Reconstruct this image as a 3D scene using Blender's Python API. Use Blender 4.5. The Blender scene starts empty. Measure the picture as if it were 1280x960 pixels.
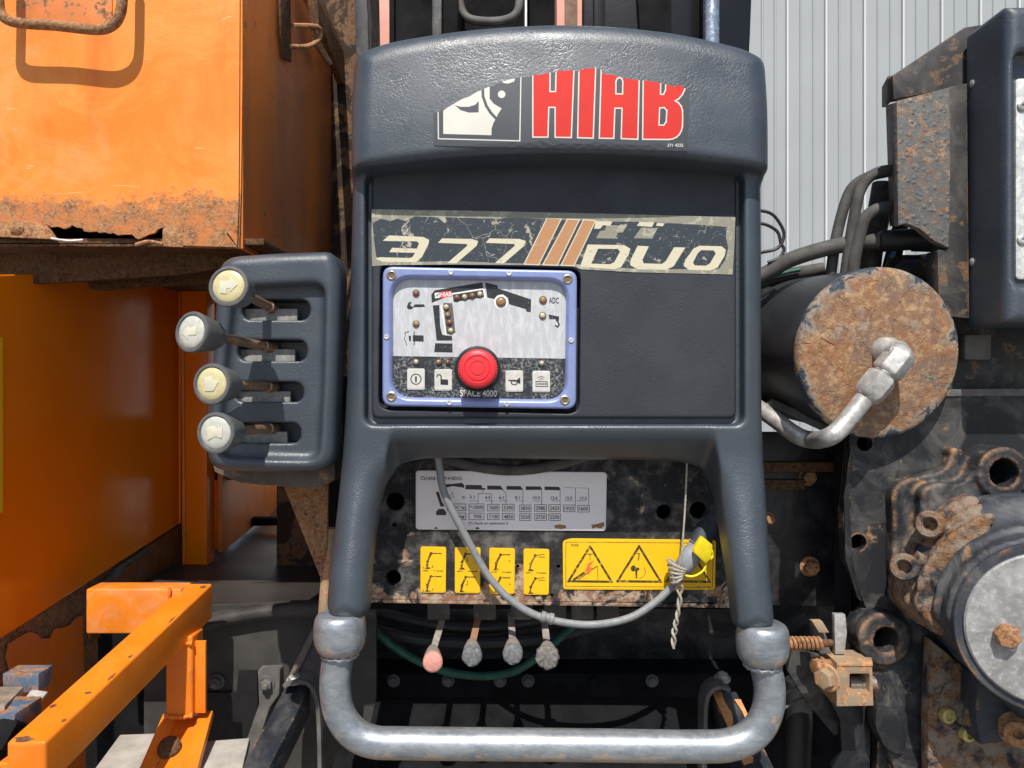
import bpy, bmesh, math, random
import numpy as np
from mathutils import Vector, Matrix
from mathutils.geometry import delaunay_2d_cdt

random.seed(7)
scene = bpy.context.scene
COL = scene.collection
R = math.radians

# ------------------------------------------------------------------ camera, sky, sun, exposure
K = 0.8 / 950.0            # metres per unit; one unit = one photo pixel at the console's face
CAM_Z = 1.5
cam = bpy.data.cameras.new('camera')
camo = bpy.data.objects.new('camera', cam)
COL.objects.link(camo)
camo.location = (0, -0.8, CAM_Z)
camo.rotation_euler = (R(90), 0, 0)
cam.sensor_width = 36.0
cam.lens = 36.0 * 950 / 1280
cam.clip_start = 0.01
cam.clip_end = 500
scene.camera = camo

SUN_EL, SUN_AZ = 55.0, 4.0    # azimuth: degrees to the left of straight behind the camera
world = bpy.data.worlds.new('World')
scene.world = world
world.use_nodes = True
wn = world.node_tree
bg = wn.nodes['Background']
sky = wn.nodes.new('ShaderNodeTexSky')
sky.sky_type = 'NISHITA'
sky.sun_disc = False
sky.sun_elevation = R(SUN_EL)
sky.sun_rotation = R(180 + SUN_AZ)
wn.links.new(sky.outputs[0], bg.inputs[0])
bg.inputs[1].default_value = 0.11
sl = bpy.data.lights.new('sun', 'SUN')
sl.energy = 5.0
sl.angle = R(0.5)
sl.color = (1.0, 0.95, 0.88)
so = bpy.data.objects.new('sun', sl)
COL.objects.link(so)
sdir = Vector((-math.sin(R(SUN_AZ)) * math.cos(R(SUN_EL)), -math.cos(R(SUN_AZ)) * math.cos(R(SUN_EL)), math.sin(R(SUN_EL))))
so.rotation_euler = sdir.to_track_quat('Z', 'Y').to_euler()
so.location = sdir * 6 + Vector((0, 0, CAM_Z))
scene.view_settings.view_transform = 'Standard'
scene.view_settings.look = 'None'
scene.view_settings.exposure = 0.12
scene.view_settings.gamma = 1.0
scene.render.engine = 'CYCLES'

# ------------------------------------------------------------------ coordinates
# unit space (u, w, v): u right, v down, w away from the camera; the camera is at (640, -950, 480)
def S(px, py, w):
    s = (950.0 + w) / 950.0
    return (640 + (px - 640) * s, w, 480 + (py - 480) * s)

def PS(pts, w):
    return [(S(x, y, w)[0], S(x, y, w)[2]) for x, y in pts]

def W(p):
    return Vector(((p[0] - 640) * K, p[1] * K, CAM_Z - (p[2] - 480) * K))

def Warr(a):
    a = np.asarray(a, dtype=np.float64).reshape(-1, 3)
    return np.stack([(a[:, 0] - 640) * K, a[:, 1] * K, CAM_Z - (a[:, 2] - 480) * K], 1)

# ------------------------------------------------------------------ node helper
class NT:
    def __init__(s, name):
        s.mat = bpy.data.materials.new(name)
        s.mat.use_nodes = True
        s.t = s.mat.node_tree
        s.b = s.t.nodes['Principled BSDF']
        s._pos = None
    def n(s, typ, **kw):
        nd = s.t.nodes.new(typ)
        for k, v in kw.items():
            setattr(nd, k, v)
        return nd
    def put(s, sock, val):
        if isinstance(val, bpy.types.NodeSocket):
            s.t.links.new(val, sock)
        elif isinstance(val, (tuple, list)) and sock.type == 'RGBA':
            sock.default_value = (val[0], val[1], val[2], 1)
        elif sock.type == 'RGBA':
            sock.default_value = (val, val, val, 1)
        else:
            sock.default_value = val
    def pos(s):
        if s._pos is None:
            s._pos = s.n('ShaderNodeNewGeometry').outputs['Position']
        return s._pos
    def stretch(s, sx, sy, sz):
        nd = s.n('ShaderNodeMapping')
        s.put(nd.inputs['Vector'], s.pos())
        nd.inputs['Scale'].default_value = (sx, sy, sz)
        return nd.outputs[0]
    def noise(s, scale, detail=4, rough=0.55, dist=0.0, vec=None):
        nd = s.n('ShaderNodeTexNoise')
        s.put(nd.inputs['Vector'], vec or s.pos())
        nd.inputs['Scale'].default_value = scale
        nd.inputs['Detail'].default_value = detail
        nd.inputs['Roughness'].default_value = rough
        nd.inputs['Distortion'].default_value = dist
        return nd.outputs['Fac']
    def warp(s, scale, amount, vec=None):
        nd = s.n('ShaderNodeTexNoise')
        s.put(nd.inputs['Vector'], vec or s.pos())
        nd.inputs['Scale'].default_value = scale
        nd.inputs['Detail'].default_value = 2
        v = s.n('ShaderNodeVectorMath', operation='MULTIPLY_ADD')
        s.put(v.inputs[0], nd.outputs['Color'])
        v.inputs[1].default_value = (amount,) * 3
        s.put(v.inputs[2], vec or s.pos())
        return v.outputs[0]
    def vor(s, scale, feature='F1', vec=None, rnd=1.0):
        nd = s.n('ShaderNodeTexVoronoi', feature=feature)
        s.put(nd.inputs['Vector'], vec or s.pos())
        nd.inputs['Scale'].default_value = scale
        nd.inputs['Randomness'].default_value = rnd
        return nd.outputs['Distance']
    def ramp(s, x, a, b, lo=0.0, hi=1.0):
        nd = s.n('ShaderNodeMapRange', interpolation_type='SMOOTHSTEP')
        s.put(nd.inputs['Value'], x)
        nd.inputs['From Min'].default_value = a
        nd.inputs['From Max'].default_value = b
        nd.inputs['To Min'].default_value = lo
        nd.inputs['To Max'].default_value = hi
        return nd.outputs[0]
    def mix(s, f, a, b):
        nd = s.n('ShaderNodeMix', data_type='RGBA')
        s.put(nd.inputs[0], f)
        s.put(nd.inputs[6], a)
        s.put(nd.inputs[7], b)
        return nd.outputs[2]
    def m(s, op, a, b=0.0, clamp=False):
        nd = s.n('ShaderNodeMath', operation=op, use_clamp=clamp)
        s.put(nd.inputs[0], a)
        s.put(nd.inputs[1], b)
        return nd.outputs[0]
    def comp(s, axis):
        nd = s.n('ShaderNodeSeparateXYZ')
        s.put(nd.inputs[0], s.pos())
        return nd.outputs[axis]
    def edge(s, radius, lo=0.008, hi=0.10):
        bv = s.n('ShaderNodeBevel', samples=4)
        bv.inputs['Radius'].default_value = radius
        g = s.n('ShaderNodeNewGeometry')
        d = s.n('ShaderNodeVectorMath', operation='DOT_PRODUCT')
        s.put(d.inputs[0], bv.outputs[0])
        s.put(d.inputs[1], g.outputs['Normal'])
        return s.ramp(s.m('SUBTRACT', 1.0, d.outputs['Value']), lo, hi)
    def bump(s, h, strength=0.5, dist=0.001, prev=None):
        nd = s.n('ShaderNodeBump')
        nd.inputs['Strength'].default_value = strength
        nd.inputs['Distance'].default_value = dist
        s.put(nd.inputs['Height'], h)
        if prev is not None:
            s.put(nd.inputs['Normal'], prev)
        return nd.outputs[0]
    def done(s, col, rough=0.5, metal=0.0, normal=None, spec=0.5, coat=0.0):
        s.put(s.b.inputs['Base Color'], col)
        s.put(s.b.inputs['Roughness'], rough)
        s.put(s.b.inputs['Metallic'], metal)
        s.b.inputs['Specular IOR Level'].default_value = spec
        if coat:
            s.b.inputs['Coat Weight'].default_value = coat
            s.b.inputs['Coat Roughness'].default_value = 0.08
        if normal is not None:
            s.put(s.b.inputs['Normal'], normal)
        return s.mat
    def rustcol(s, tone=1.0, vec=None):
        a = s.ramp(s.noise(55, 6, 0.7, 0.6, vec), 0.33, 0.68)
        b = s.ramp(s.noise(260, 5, 0.7, 0.0, vec), 0.35, 0.7)
        c1 = s.mix(a, (0.115 * tone, 0.045 * tone, 0.02 * tone), (0.34 * tone, 0.15 * tone, 0.055 * tone))
        return s.mix(b, c1, (0.40 * tone, 0.235 * tone, 0.125 * tone))

def m_plain(name, col, rough=0.5, metal=0.0, var=0.15, scale=120, bump=0.0, spec=0.5):
    t = NT(name)
    f = t.noise(scale, 4, 0.6)
    c = t.mix(t.ramp(f, 0.3, 0.7), tuple(x * (1 - var) for x in col), tuple(min(1, x * (1 + var)) for x in col))
    nrm = t.bump(t.noise(scale * 6, 3, 0.6), bump, 0.0006) if bump else None
    r = t.ramp(t.noise(scale * 0.7, 3), 0.3, 0.7, max(0.05, rough - 0.08), min(1, rough + 0.1))
    return t.done(c, r, metal, nrm, spec)

def m_plastic(name, col, rough=0.40, grain=1.0, spec=0.8):
    t = NT(name)
    wv = t.warp(70, 0.011)
    cre = t.ramp(t.vor(235, 'DISTANCE_TO_EDGE', t.warp(420, 0.0026, wv)), 0.0, 0.17)
    mask = t.ramp(t.noise(26, 3, 0.6), 0.36, 0.62)
    cre = t.mix(mask, 1.0, cre)
    fine = t.vor(800, 'DISTANCE_TO_EDGE', t.warp(300, 0.002))
    h = t.m('ADD', cre, t.m('MULTIPLY', fine, 0.9))
    h = t.m('ADD', h, t.m('MULTIPLY', t.noise(420, 3, 0.6), 0.8))
    nrm = t.bump(h, 0.21 * grain, 0.0008)
    dust = t.ramp(t.noise(14, 5, 0.62), 0.38, 0.75)
    c = t.mix(t.m('MULTIPLY', dust, 0.35), col, tuple(x * 1.5 + 0.012 for x in col))
    scr = t.ramp(t.noise(34, 3, 0.5, 1.2, t.stretch(1, 1, 9)), 0.70, 0.74)
    c = t.mix(t.m('MULTIPLY', scr, 0.25), c, tuple(x * 2.2 + 0.03 for x in col))
    sc2 = t.ramp(t.noise(150, 2, 0.5, 2.0, t.stretch(0.3, 1, 1)), 0.735, 0.76)
    c = t.mix(t.m('MULTIPLY', sc2, 0.3), c, tuple(x * 2.0 + 0.04 for x in col))
    sp = t.ramp(t.noise(500, 3, 0.7), 0.72, 0.76)
    c = t.mix(t.m('MULTIPLY', sp, 0.35), c, (0.2, 0.19, 0.17))
    r = t.ramp(t.noise(30, 4), 0.3, 0.7, rough - 0.05, rough + 0.1)
    return t.done(c, r, 0, nrm, spec)

def m_rust(name, tone=1.0, rough=0.85, bump=0.6):
    t = NT(name)
    c = t.rustcol(tone)
    h = t.m('ADD', t.noise(120, 6, 0.72), t.m('MULTIPLY', t.noise(480, 3), 0.5))
    return t.done(c, rough, 0.0, t.bump(h, bump, 0.003), 0.25)

def m_paint(name, col, rust_amt=0.1, edge_amt=0.7, rough=0.35, dust=0.15, tone=1.0, scale=60, edge_r=0.0045, dustcol=(0.20, 0.185, 0.165), coat=0.0, bump=0.15, maskf=None):
    """paint with noise-shaped chips, worn edges and dust; maskf(t) adds rust where the thing is rusty"""
    t = NT(name)
    n1 = t.noise(scale, 7, 0.68, 0.4)
    base = t.mix(t.ramp(t.noise(scale * 0.35, 4), 0.3, 0.7), tuple(x * 0.86 for x in col), tuple(min(1.0, x * 1.1) for x in col))
    base = t.mix(t.m('MULTIPLY', t.ramp(t.noise(scale * 0.5, 6, 0.7, 0.8), 0.42, 0.72), dust), base, dustcol)
    thr = 1.0 - rust_amt
    bias = n1
    if edge_amt > 0:
        e = t.edge(edge_r)
        e = t.m('MULTIPLY', e, t.ramp(t.noise(scale * 0.9, 5, 0.7), 0.38, 0.66))
        bias = t.m('ADD', bias, t.m('MULTIPLY', e, edge_amt * 0.34))
    if maskf:
        bias = t.m('ADD', bias, maskf(t))
    k = t.ramp(bias, 0.36 + 0.45 * thr - 0.02, 0.36 + 0.45 * thr + 0.025)
    rim = t.ramp(bias, 0.36 + 0.45 * thr - 0.07, 0.36 + 0.45 * thr)
    base = t.mix(t.m('MULTIPLY', rim, 0.35), base, (0.36, 0.22, 0.11))
    c = t.mix(k, base, t.rustcol(tone))
    h = t.m('ADD', t.m('MULTIPLY', t.noise(scale * 8, 4, 0.65), t.m('ADD', t.m('MULTIPLY', k, 0.9), 0.15)), t.m('MULTIPLY', k, -0.5))
    nrm = t.bump(h, 0.35 + bump, 0.0018)
    r = t.mix(k, (rough,) * 3, (0.88,) * 3)
    sp = t.done(c, r, 0, nrm, 0.4, coat)
    return sp

def m_metal(name, col, rough=0.4, metal=0.8, spots=0.3, bump=0.12, scale=110, rust=0.0):
    t = NT(name)
    a = t.ramp(t.noise(scale, 7, 0.72, 0.3), 0.35, 0.66)
    b = t.ramp(t.noise(scale * 4, 4, 0.7), 0.5, 0.72)
    c = t.mix(a, tuple(x * 0.62 for x in col), col)
    c = t.mix(t.m('MULTIPLY', b, spots), c, tuple(min(1, x * 1.7 + 0.06) for x in col))
    mt = metal
    if rust > 0:
        k = t.ramp(t.noise(scale * 0.8, 6, 0.7, 0.5), 0.72 - rust * 0.3, 0.78 - rust * 0.3)
        c = t.mix(k, c, t.rustcol())
        mt = t.ramp(k, 0, 1, metal, 0.0)
    r = t.ramp(t.noise(scale * 1.5, 5, 0.7), 0.3, 0.7, max(0.05, rough - 0.12), min(1, rough + 0.2))
    return t.done(c, r, mt, t.bump(t.noise(scale * 3, 4, 0.7), bump, 0.0008))

# ------------------------------------------------------------------ objects
FR = {}      # world position of each object's local origin

def tag(o, label, cat, group=None, kind=None):
    if label: o['label'] = label
    if cat: o['category'] = cat
    if group: o['group'] = group
    if kind: o['kind'] = kind
    return o

def thing(name, label, cat, p, group=None):
    o = bpy.data.objects.new(name, None)
    COL.objects.link(o)
    o.empty_display_size = 0.02
    loc = W(p)
    o.location = loc
    FR[o.name] = loc
    return tag(o, label, cat, group)

def _finish(me, smooth, mats, mi=None):
    for m in mats:
        me.materials.append(m)
    if mi is not None:
        me.polygons.foreach_set('material_index', np.asarray(mi, dtype=np.int32))
    if smooth:
        me.polygons.foreach_set('use_smooth', np.ones(len(me.polygons), dtype=bool))
        if smooth < 180:
            me.set_sharp_from_angle(angle=R(smooth))
    me.update()

def mkobj(name, me, parent, loc=None):
    o = bpy.data.objects.new(name, me)
    COL.objects.link(o)
    if parent is not None:
        o.parent = parent
        base = FR[parent.name]
    else:
        base = Vector((0, 0, 0))
    here = base if loc is None else loc
    o.location = here - base
    FR[o.name] = here
    return o

def build(name, vf, mats, parent=None, bevel=0.0, segs=2, smooth=35, mi=None, p=None, recalc=True, sub=0):
    """one mesh object from (verts, faces) in unit space"""
    v, f = vf
    if not isinstance(mats, (list, tuple)):
        mats = [mats]
    wv = Warr(v)
    if parent is not None:
        org = np.array(FR[parent.name]); loc = None
    elif p is not None:
        loc = W(p); org = np.array(loc)
    else:
        lo, hi = wv.min(0), wv.max(0)
        org = np.array([(lo[0] + hi[0]) / 2, (lo[1] + hi[1]) / 2, lo[2]]); loc = Vector(org)
    me = bpy.data.meshes.new(name)
    me.from_pydata((wv - org).tolist(), [], [list(map(int, x)) for x in f])
    if recalc or bevel:
        bm = bmesh.new(); bm.from_mesh(me)
        if mi is not None:
            for fc, k in zip(bm.faces, mi): fc.material_index = int(k)
        if recalc:
            bmesh.ops.recalc_face_normals(bm, faces=bm.faces)
        if bevel:
            es = [e for e in bm.edges if len(e.link_faces) == 2 and e.calc_face_angle(0) > R(28)]
            bmesh.ops.bevel(bm, geom=es, offset=bevel * K, segments=segs, profile=0.6, affect='EDGES', clamp_overlap=True)
        bm.to_mesh(me); bm.free()
        mi = None
    _finish(me, smooth, mats, mi)
    return mkobj(name, me, parent, loc)

def join(*parts):
    V, F = [], []
    for v, f in parts:
        o = len(V)
        V += [tuple(x) for x in v]
        F += [[i + o for i in q] for q in f]
    return V, F

# ------------------------------------------------------------------ shapes (unit space)
def box(c, size):
    x, y, z = [s / 2 for s in size]
    v = [(c[0] + a * x, c[1] + b * y, c[2] + d * z) for a in (-1, 1) for b in (-1, 1) for d in (-1, 1)]
    return v, [(0, 1, 3, 2), (4, 6, 7, 5), (0, 4, 5, 1), (2, 3, 7, 6), (0, 2, 6, 4), (1, 5, 7, 3)]

def boxr(px0, py0, px1, py1, w0, w1):
    """box whose front face covers the given photo rectangle at depth w0"""
    a = S(px0, py0, w0); b = S(px1, py1, w0)
    return box(((a[0] + b[0]) / 2, (w0 + w1) / 2, (a[2] + b[2]) / 2), (b[0] - a[0], w1 - w0, b[2] - a[2]))

def prism(pts, w0, w1):
    """outline traced in the photo at depth w0, extruded straight back to w1"""
    q = PS(pts, w0); n = len(q)
    v = [(a, w0, b) for a, b in q] + [(a, w1, b) for a, b in q]
    return v, [list(range(n)), list(range(2 * n - 1, n - 1, -1))] + [(i, (i + 1) % n, n + (i + 1) % n, n + i) for i in range(n)]

def slab(pts3, th):
    """planar polygon with thickness th (units, along its normal)"""
    P = [Vector(p) for p in pts3]
    nn = Vector((0, 0, 0))
    for i in range(len(P)):
        nn += P[i].cross(P[(i + 1) % len(P)])
    nn.normalize()
    n = len(P)
    v = [tuple(p) for p in P] + [tuple(p + nn * th) for p in P]
    return v, [list(range(n)), list(range(2 * n - 1, n - 1, -1))] + [(i, (i + 1) % n, n + (i + 1) % n, n + i) for i in range(n)]

def beam(A, B, wid, hgt, down=True):
    """square tube between A and B, A and B in the middle of its top face; ends upright"""
    v = []
    for p in (A, B):
        for du, dv in ((-wid / 2, 0), (wid / 2, 0), (wid / 2, hgt), (-wid / 2, hgt)):
            v.append((p[0] + du, p[1], p[2] + dv))
    return v, [(0, 1, 2, 3), (4, 7, 6, 5), (0, 4, 5, 1), (1, 5, 6, 2), (2, 6, 7, 3), (3, 7, 4, 0)]

def spline(pts, n=8, closed=False):
    P = [Vector(p) for p in pts]
    m = len(P); out = []
    rng = range(m) if closed else range(m - 1)
    for i in rng:
        if closed:
            p0, p1, p2, p3 = P[(i - 1) % m], P[i], P[(i + 1) % m], P[(i + 2) % m]
        else:
            p1, p2 = P[i], P[i + 1]
            p0 = P[i - 1] if i > 0 else p1 * 2 - p2
            p3 = P[i + 2] if i + 2 < m else p2 * 2 - p1
        for k in range(n):
            t = k / n
            out.append(0.5 * ((2 * p1) + (p2 - p0) * t + (2 * p0 - 5 * p1 + 4 * p2 - p3) * t * t + (3 * p1 - p0 - 3 * p2 + p3) * t ** 3))
    if not closed:
        out.append(P[-1])
    return out

def tube(path, r, seg=12, closed=False):
    P = [Vector(p) for p in path]
    n = len(P)
    rr = r if isinstance(r, (list, tuple)) else [r] * n
    T = []
    for i in range(n):
        a = P[(i - 1) % n] if closed or i > 0 else P[0]
        b = P[(i + 1) % n] if closed or i < n - 1 else P[-1]
        T.append((b - a).normalized())
    up = Vector((0, 0, 1)) if abs(T[0].z) < 0.9 else Vector((0, 1, 0))
    x = T[0].cross(up).normalized()
    v, f = [], []
    for i in range(n):
        x = (x - T[i] * x.dot(T[i])).normalized()
        y = T[i].cross(x)
        for k in range(seg):
            a = 2 * math.pi * k / seg
            v.append(tuple(P[i] + (x * math.cos(a) + y * math.sin(a)) * rr[i]))
    m = n if closed else n - 1
    for i in range(m):
        j = (i + 1) % n
        for k in range(seg):
            l = (k + 1) % seg
            f.append((i * seg + k, i * seg + l, j * seg + l, j * seg + k))
    if not closed:
        f.append(list(range(seg - 1, -1, -1)))
        f.append([(n - 1) * seg + k for k in range(seg)])
    return v, f

def lathe(o, d, prof, seg=32, rot=0.0):
    """profile [(radius, height along d)] turned about the axis through o"""
    o = Vector(o); d = Vector(d).normalized()
    up = Vector((0, 0, 1)) if abs(d.z) < 0.9 else Vector((1, 0, 0))
    x = d.cross(up).normalized(); y = d.cross(x)
    v, f, rings = [], [], []
    for r, h in prof:
        if r < 1e-6:
            rings.append([len(v)]); v.append(tuple(o + d * h))
        else:
            rings.append(list(range(len(v), len(v) + seg)))
            for k in range(seg):
                a = 2 * math.pi * k / seg + rot
                v.append(tuple(o + d * h + (x * math.cos(a) + y * math.sin(a)) * r))
    for A, B in zip(rings, rings[1:]):
        for k in range(seg):
            l = (k + 1) % seg
            q = [A[k % len(A)], A[l % len(A)], B[l % len(B)], B[k % len(B)]]
            q = [i for n_, i in enumerate(q) if i not in q[:n_]]
            if len(q) > 2: f.append(q)
    if len(rings[0]) > 1: f.append(rings[0][::-1])
    if len(rings[-1]) > 1: f.append(rings[-1])
    return v, f

def hexbolt(o, d, r, h, rot=0.3, washer=True, stud=False):
    """hex head with chamfer (washer and stud end where shown)"""
    parts = []
    z = 0
    if washer:
        parts.append(lathe(o, d, [(r * 1.35, -1), (r * 1.35, r * 0.12), (r * 1.25, r * 0.2)], 24)); z = r * 0.2
    parts.append(lathe(o, d, [(r, z - 1), (r, z + h * 0.82), (r * 0.86, z + h)], 6, rot))
    if stud:
        parts.append(lathe(o, d, [(r * 0.5, z + h - 1), (r * 0.5, z + h * 1.5), (r * 0.4, z + h * 1.6)], 14))
    return join(*parts)

# ------------------------------------------------------------------ outline plates and printed faces
def inpoly(x, y, poly):
    c = False
    j = len(poly) - 1
    for i in range(len(poly)):
        xi, yi = poly[i]; xj, yj = poly[j]
        if (yi > y) != (yj > y) and x < (xj - xi) * (y - yi) / (yj - yi) + xi:
            c = not c
        j = i
    return c

def circ(cx, cy, r, n=20, ry=None):
    return [(cx + r * math.cos(2 * math.pi * k / n), cy + (ry or r) * math.sin(2 * math.pi * k / n)) for k in range(n)]

def rrect(x0, y0, x1, y1, r, n=5):
    o = []
    for cx, cy, a0 in ((x1 - r, y0 + r, -90), (x1 - r, y1 - r, 0), (x0 + r, y1 - r, 90), (x0 + r, y0 + r, 180)):
        for k in range(n + 1):
            a = R(a0 + 90 * k / n)
            o.append((cx + r * math.cos(a), cy + r * math.sin(a)))
    return o

def rpoly(pts, r, n=5):
    """polygon with rounded corners"""
    o = []
    m = len(pts)
    for i in range(m):
        p = Vector(pts[i]); a = Vector(pts[i - 1]) - p; b = Vector(pts[(i + 1) % m]) - p
        rr = min(r, a.length * 0.45, b.length * 0.45)
        A = p + a.normalized() * rr; B = p + b.normalized() * rr
        for k in range(n + 1):
            t = k / n
            q = A * (1 - t) ** 2 + p * 2 * t * (1 - t) + B * t * t
            o.append((q.x, q.y))
    return o

def stroke(pts, wd, closed=False):
    out = []
    m = len(pts)
    for i in range(m if closed else m - 1):
        a = Vector(pts[i]); b = Vector(pts[(i + 1) % m])
        d = b - a
        if d.length < 1e-6: continue
        d.normalize(); n = Vector((-d.y, d.x)) * wd / 2
        e = d * wd * 0.5
        out.append([tuple(a - e + n), tuple(b + e + n), tuple(b + e - n), tuple(a - e - n)])
    return out

def cdt(polys):
    vs, es = [], []
    for p in polys:
        o = len(vs)
        vs += [Vector((x, y)) for x, y in p]
        es += [(o + i, o + (i + 1) % len(p)) for i in range(len(p))]
    r = delaunay_2d_cdt(vs, es, [], 0, 1e-4)
    return r[0], r[2]

def plate(outline, holes, w0, w1):
    """outline with real holes, extruded from w0 back to w1 (photo pixels at w0)"""
    vv, ff = cdt([outline] + holes)
    keep = []
    for t in ff:
        cx = sum(vv[i].x for i in t) / 3; cy = sum(vv[i].y for i in t) / 3
        if inpoly(cx, cy, outline) and not any(inpoly(cx, cy, h) for h in holes):
            keep.append(t)
    q = PS([(p.x, p.y) for p in vv], w0); n = len(q)
    v = [(a, w0, b) for a, b in q] + [(a, w1, b) for a, b in q]
    f = [list(t) for t in keep] + [[i + n for i in reversed(t)] for t in keep]
    cnt = {}
    for t in keep:
        for i in range(3):
            a, b = t[i], t[(i + 1) % 3]
            cnt[(min(a, b), max(a, b))] = cnt.get((min(a, b), max(a, b)), 0) + 1
    f += [(a, b, b + n, a + n) for (a, b), c in cnt.items() if c == 1]
    used = sorted({i for t in f for i in t}); idx = {o: k for k, o in enumerate(used)}
    return [v[i] for i in used], [[idx[i] for i in t] for t in f]

def decal(name, parent, outline, layers, w, mats, base=0):
    """flat printed sheet: layers = [(list of polygons, material index)], later layers on top, trimmed to the outline"""
    polys = [outline] + [p for L, _ in layers for p in L]
    vv, ff = cdt(polys)
    bbs = [[(min(a for a, _ in p), max(a for a, _ in p), min(b for _, b in p), max(b for _, b in p)) for p in L] for L, _ in layers]
    F, MI = [], []
    for t in ff:
        cx = sum(vv[i].x for i in t) / 3; cy = sum(vv[i].y for i in t) / 3
        if not inpoly(cx, cy, outline): continue
        k = base
        for (L, idx), bb in zip(layers, bbs):
            for p, (x0, x1, y0, y1) in zip(L, bb):
                if x0 <= cx <= x1 and y0 <= cy <= y1 and inpoly(cx, cy, p):
                    k = idx; break
        F.append(list(t)); MI.append(k)
    v = [S(p.x, p.y, w) for p in vv]
    o = build(name, (v, F), mats, parent, mi=MI, smooth=0, recalc=False)
    me = o.data
    if len(me.polygons) and me.polygons[0].normal.y > 0:
        me.flip_normals()
    return o

def text_vf(s, quad, w, space=1.0):
    """lettering fitted to four photo corners (tl, tr, br, bl)"""
    cu = bpy.data.curves.new('lettering', 'FONT')
    cu.body = s; cu.resolution_u = 3; cu.space_character = space; cu.offset = 0.012
    ob = bpy.data.objects.new('lettering', cu)
    me = bpy.data.meshes.new_from_object(ob)
    co = np.empty(len(me.vertices) * 3); me.vertices.foreach_get('co', co); co = co.reshape(-1, 3)
    fs = [list(p.vertices) for p in me.polygons]
    bpy.data.objects.remove(ob); bpy.data.curves.remove(cu); bpy.data.meshes.remove(me)
    lo, hi = co.min(0), co.max(0)
    x = (co[:, 0] - lo[0]) / (hi[0] - lo[0]); y = (hi[1] - co[:, 1]) / (hi[1] - lo[1])
    tl, tr, br, bl = [np.array(p, dtype=float) for p in quad]
    q = ((1 - x) * (1 - y))[:, None] * tl + (x * (1 - y))[:, None] * tr + (x * y)[:, None] * br + ((1 - x) * y)[:, None] * bl
    return [S(a, b, w) for a, b in q], fs

def lettering(parent, items, w, mat, name='lettering', th=0.0):
    """items = [(string, x0, y0, x1, y1, tilt)]"""
    parts = []
    for it in items:
        s, x0, y0, x1, y1 = it[:5]
        dy = it[5] if len(it) > 5 else 0
        parts.append(text_vf(s, [(x0, y0), (x1, y0 + dy), (x1, y1 + dy), (x0, y1)], w))
    o = build(name, join(*parts), mat, parent, smooth=0, recalc=False)
    if o.data.polygons[0].normal.y > 0:
        o.data.flip_normals()
    return o

# ------------------------------------------------------------------ implicit surfaces
def sdpoly(u, v, poly):
    if u.ndim == 3:      # on a grid the outline does not change with depth
        return np.broadcast_to(sdpoly(u[:, 0, :], v[:, 0, :], poly)[:, None, :], u.shape)
    d = np.full(u.shape, 1e18); s = np.ones(u.shape)
    n = len(poly)
    for i in range(n):
        ax, ay = poly[i]; bx, by = poly[i - 1]
        ex, ey = bx - ax, by - ay
        wx, wy = u - ax, v - ay
        t = np.clip((wx * ex + wy * ey) / (ex * ex + ey * ey + 1e-12), 0, 1)
        d = np.minimum(d, (wx - ex * t) ** 2 + (wy - ey * t) ** 2)
        c1 = v >= ay; c2 = v < by; c3 = ex * wy > ey * wx
        s = np.where((c1 & c2 & c3) | (~c1 & ~c2 & ~c3), -s, s)
    return s * np.sqrt(d)

def extr(s2, w, h, r):
    a = s2 + r; b = np.abs(w) - h + r
    return np.sqrt(np.maximum(a, 0) ** 2 + np.maximum(b, 0) ** 2) + np.minimum(np.maximum(a, b), 0) - r

def smin(a, b, k):
    h = np.maximum(k - np.abs(a - b), 0) / k
    return np.minimum(a, b) - h * h * k * 0.25

def smax(a, b, k):
    return -smin(-a, -b, k)

def sstep(a, b, x):
    t = np.clip((x - a) / (b - a), 0, 1)
    return t * t * (3 - 2 * t)

def sdcyl(u, w, v, o, d, L, r, rd):
    d = np.array(d, float); d /= np.linalg.norm(d)
    x, y, z = u - o[0], w - o[1], v - o[2]
    h = x * d[0] + y * d[1] + z * d[2]
    q = np.sqrt(np.maximum(x * x + y * y + z * z - h * h, 0))
    return extr(q - r, h - L / 2, L / 2, rd)

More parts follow.
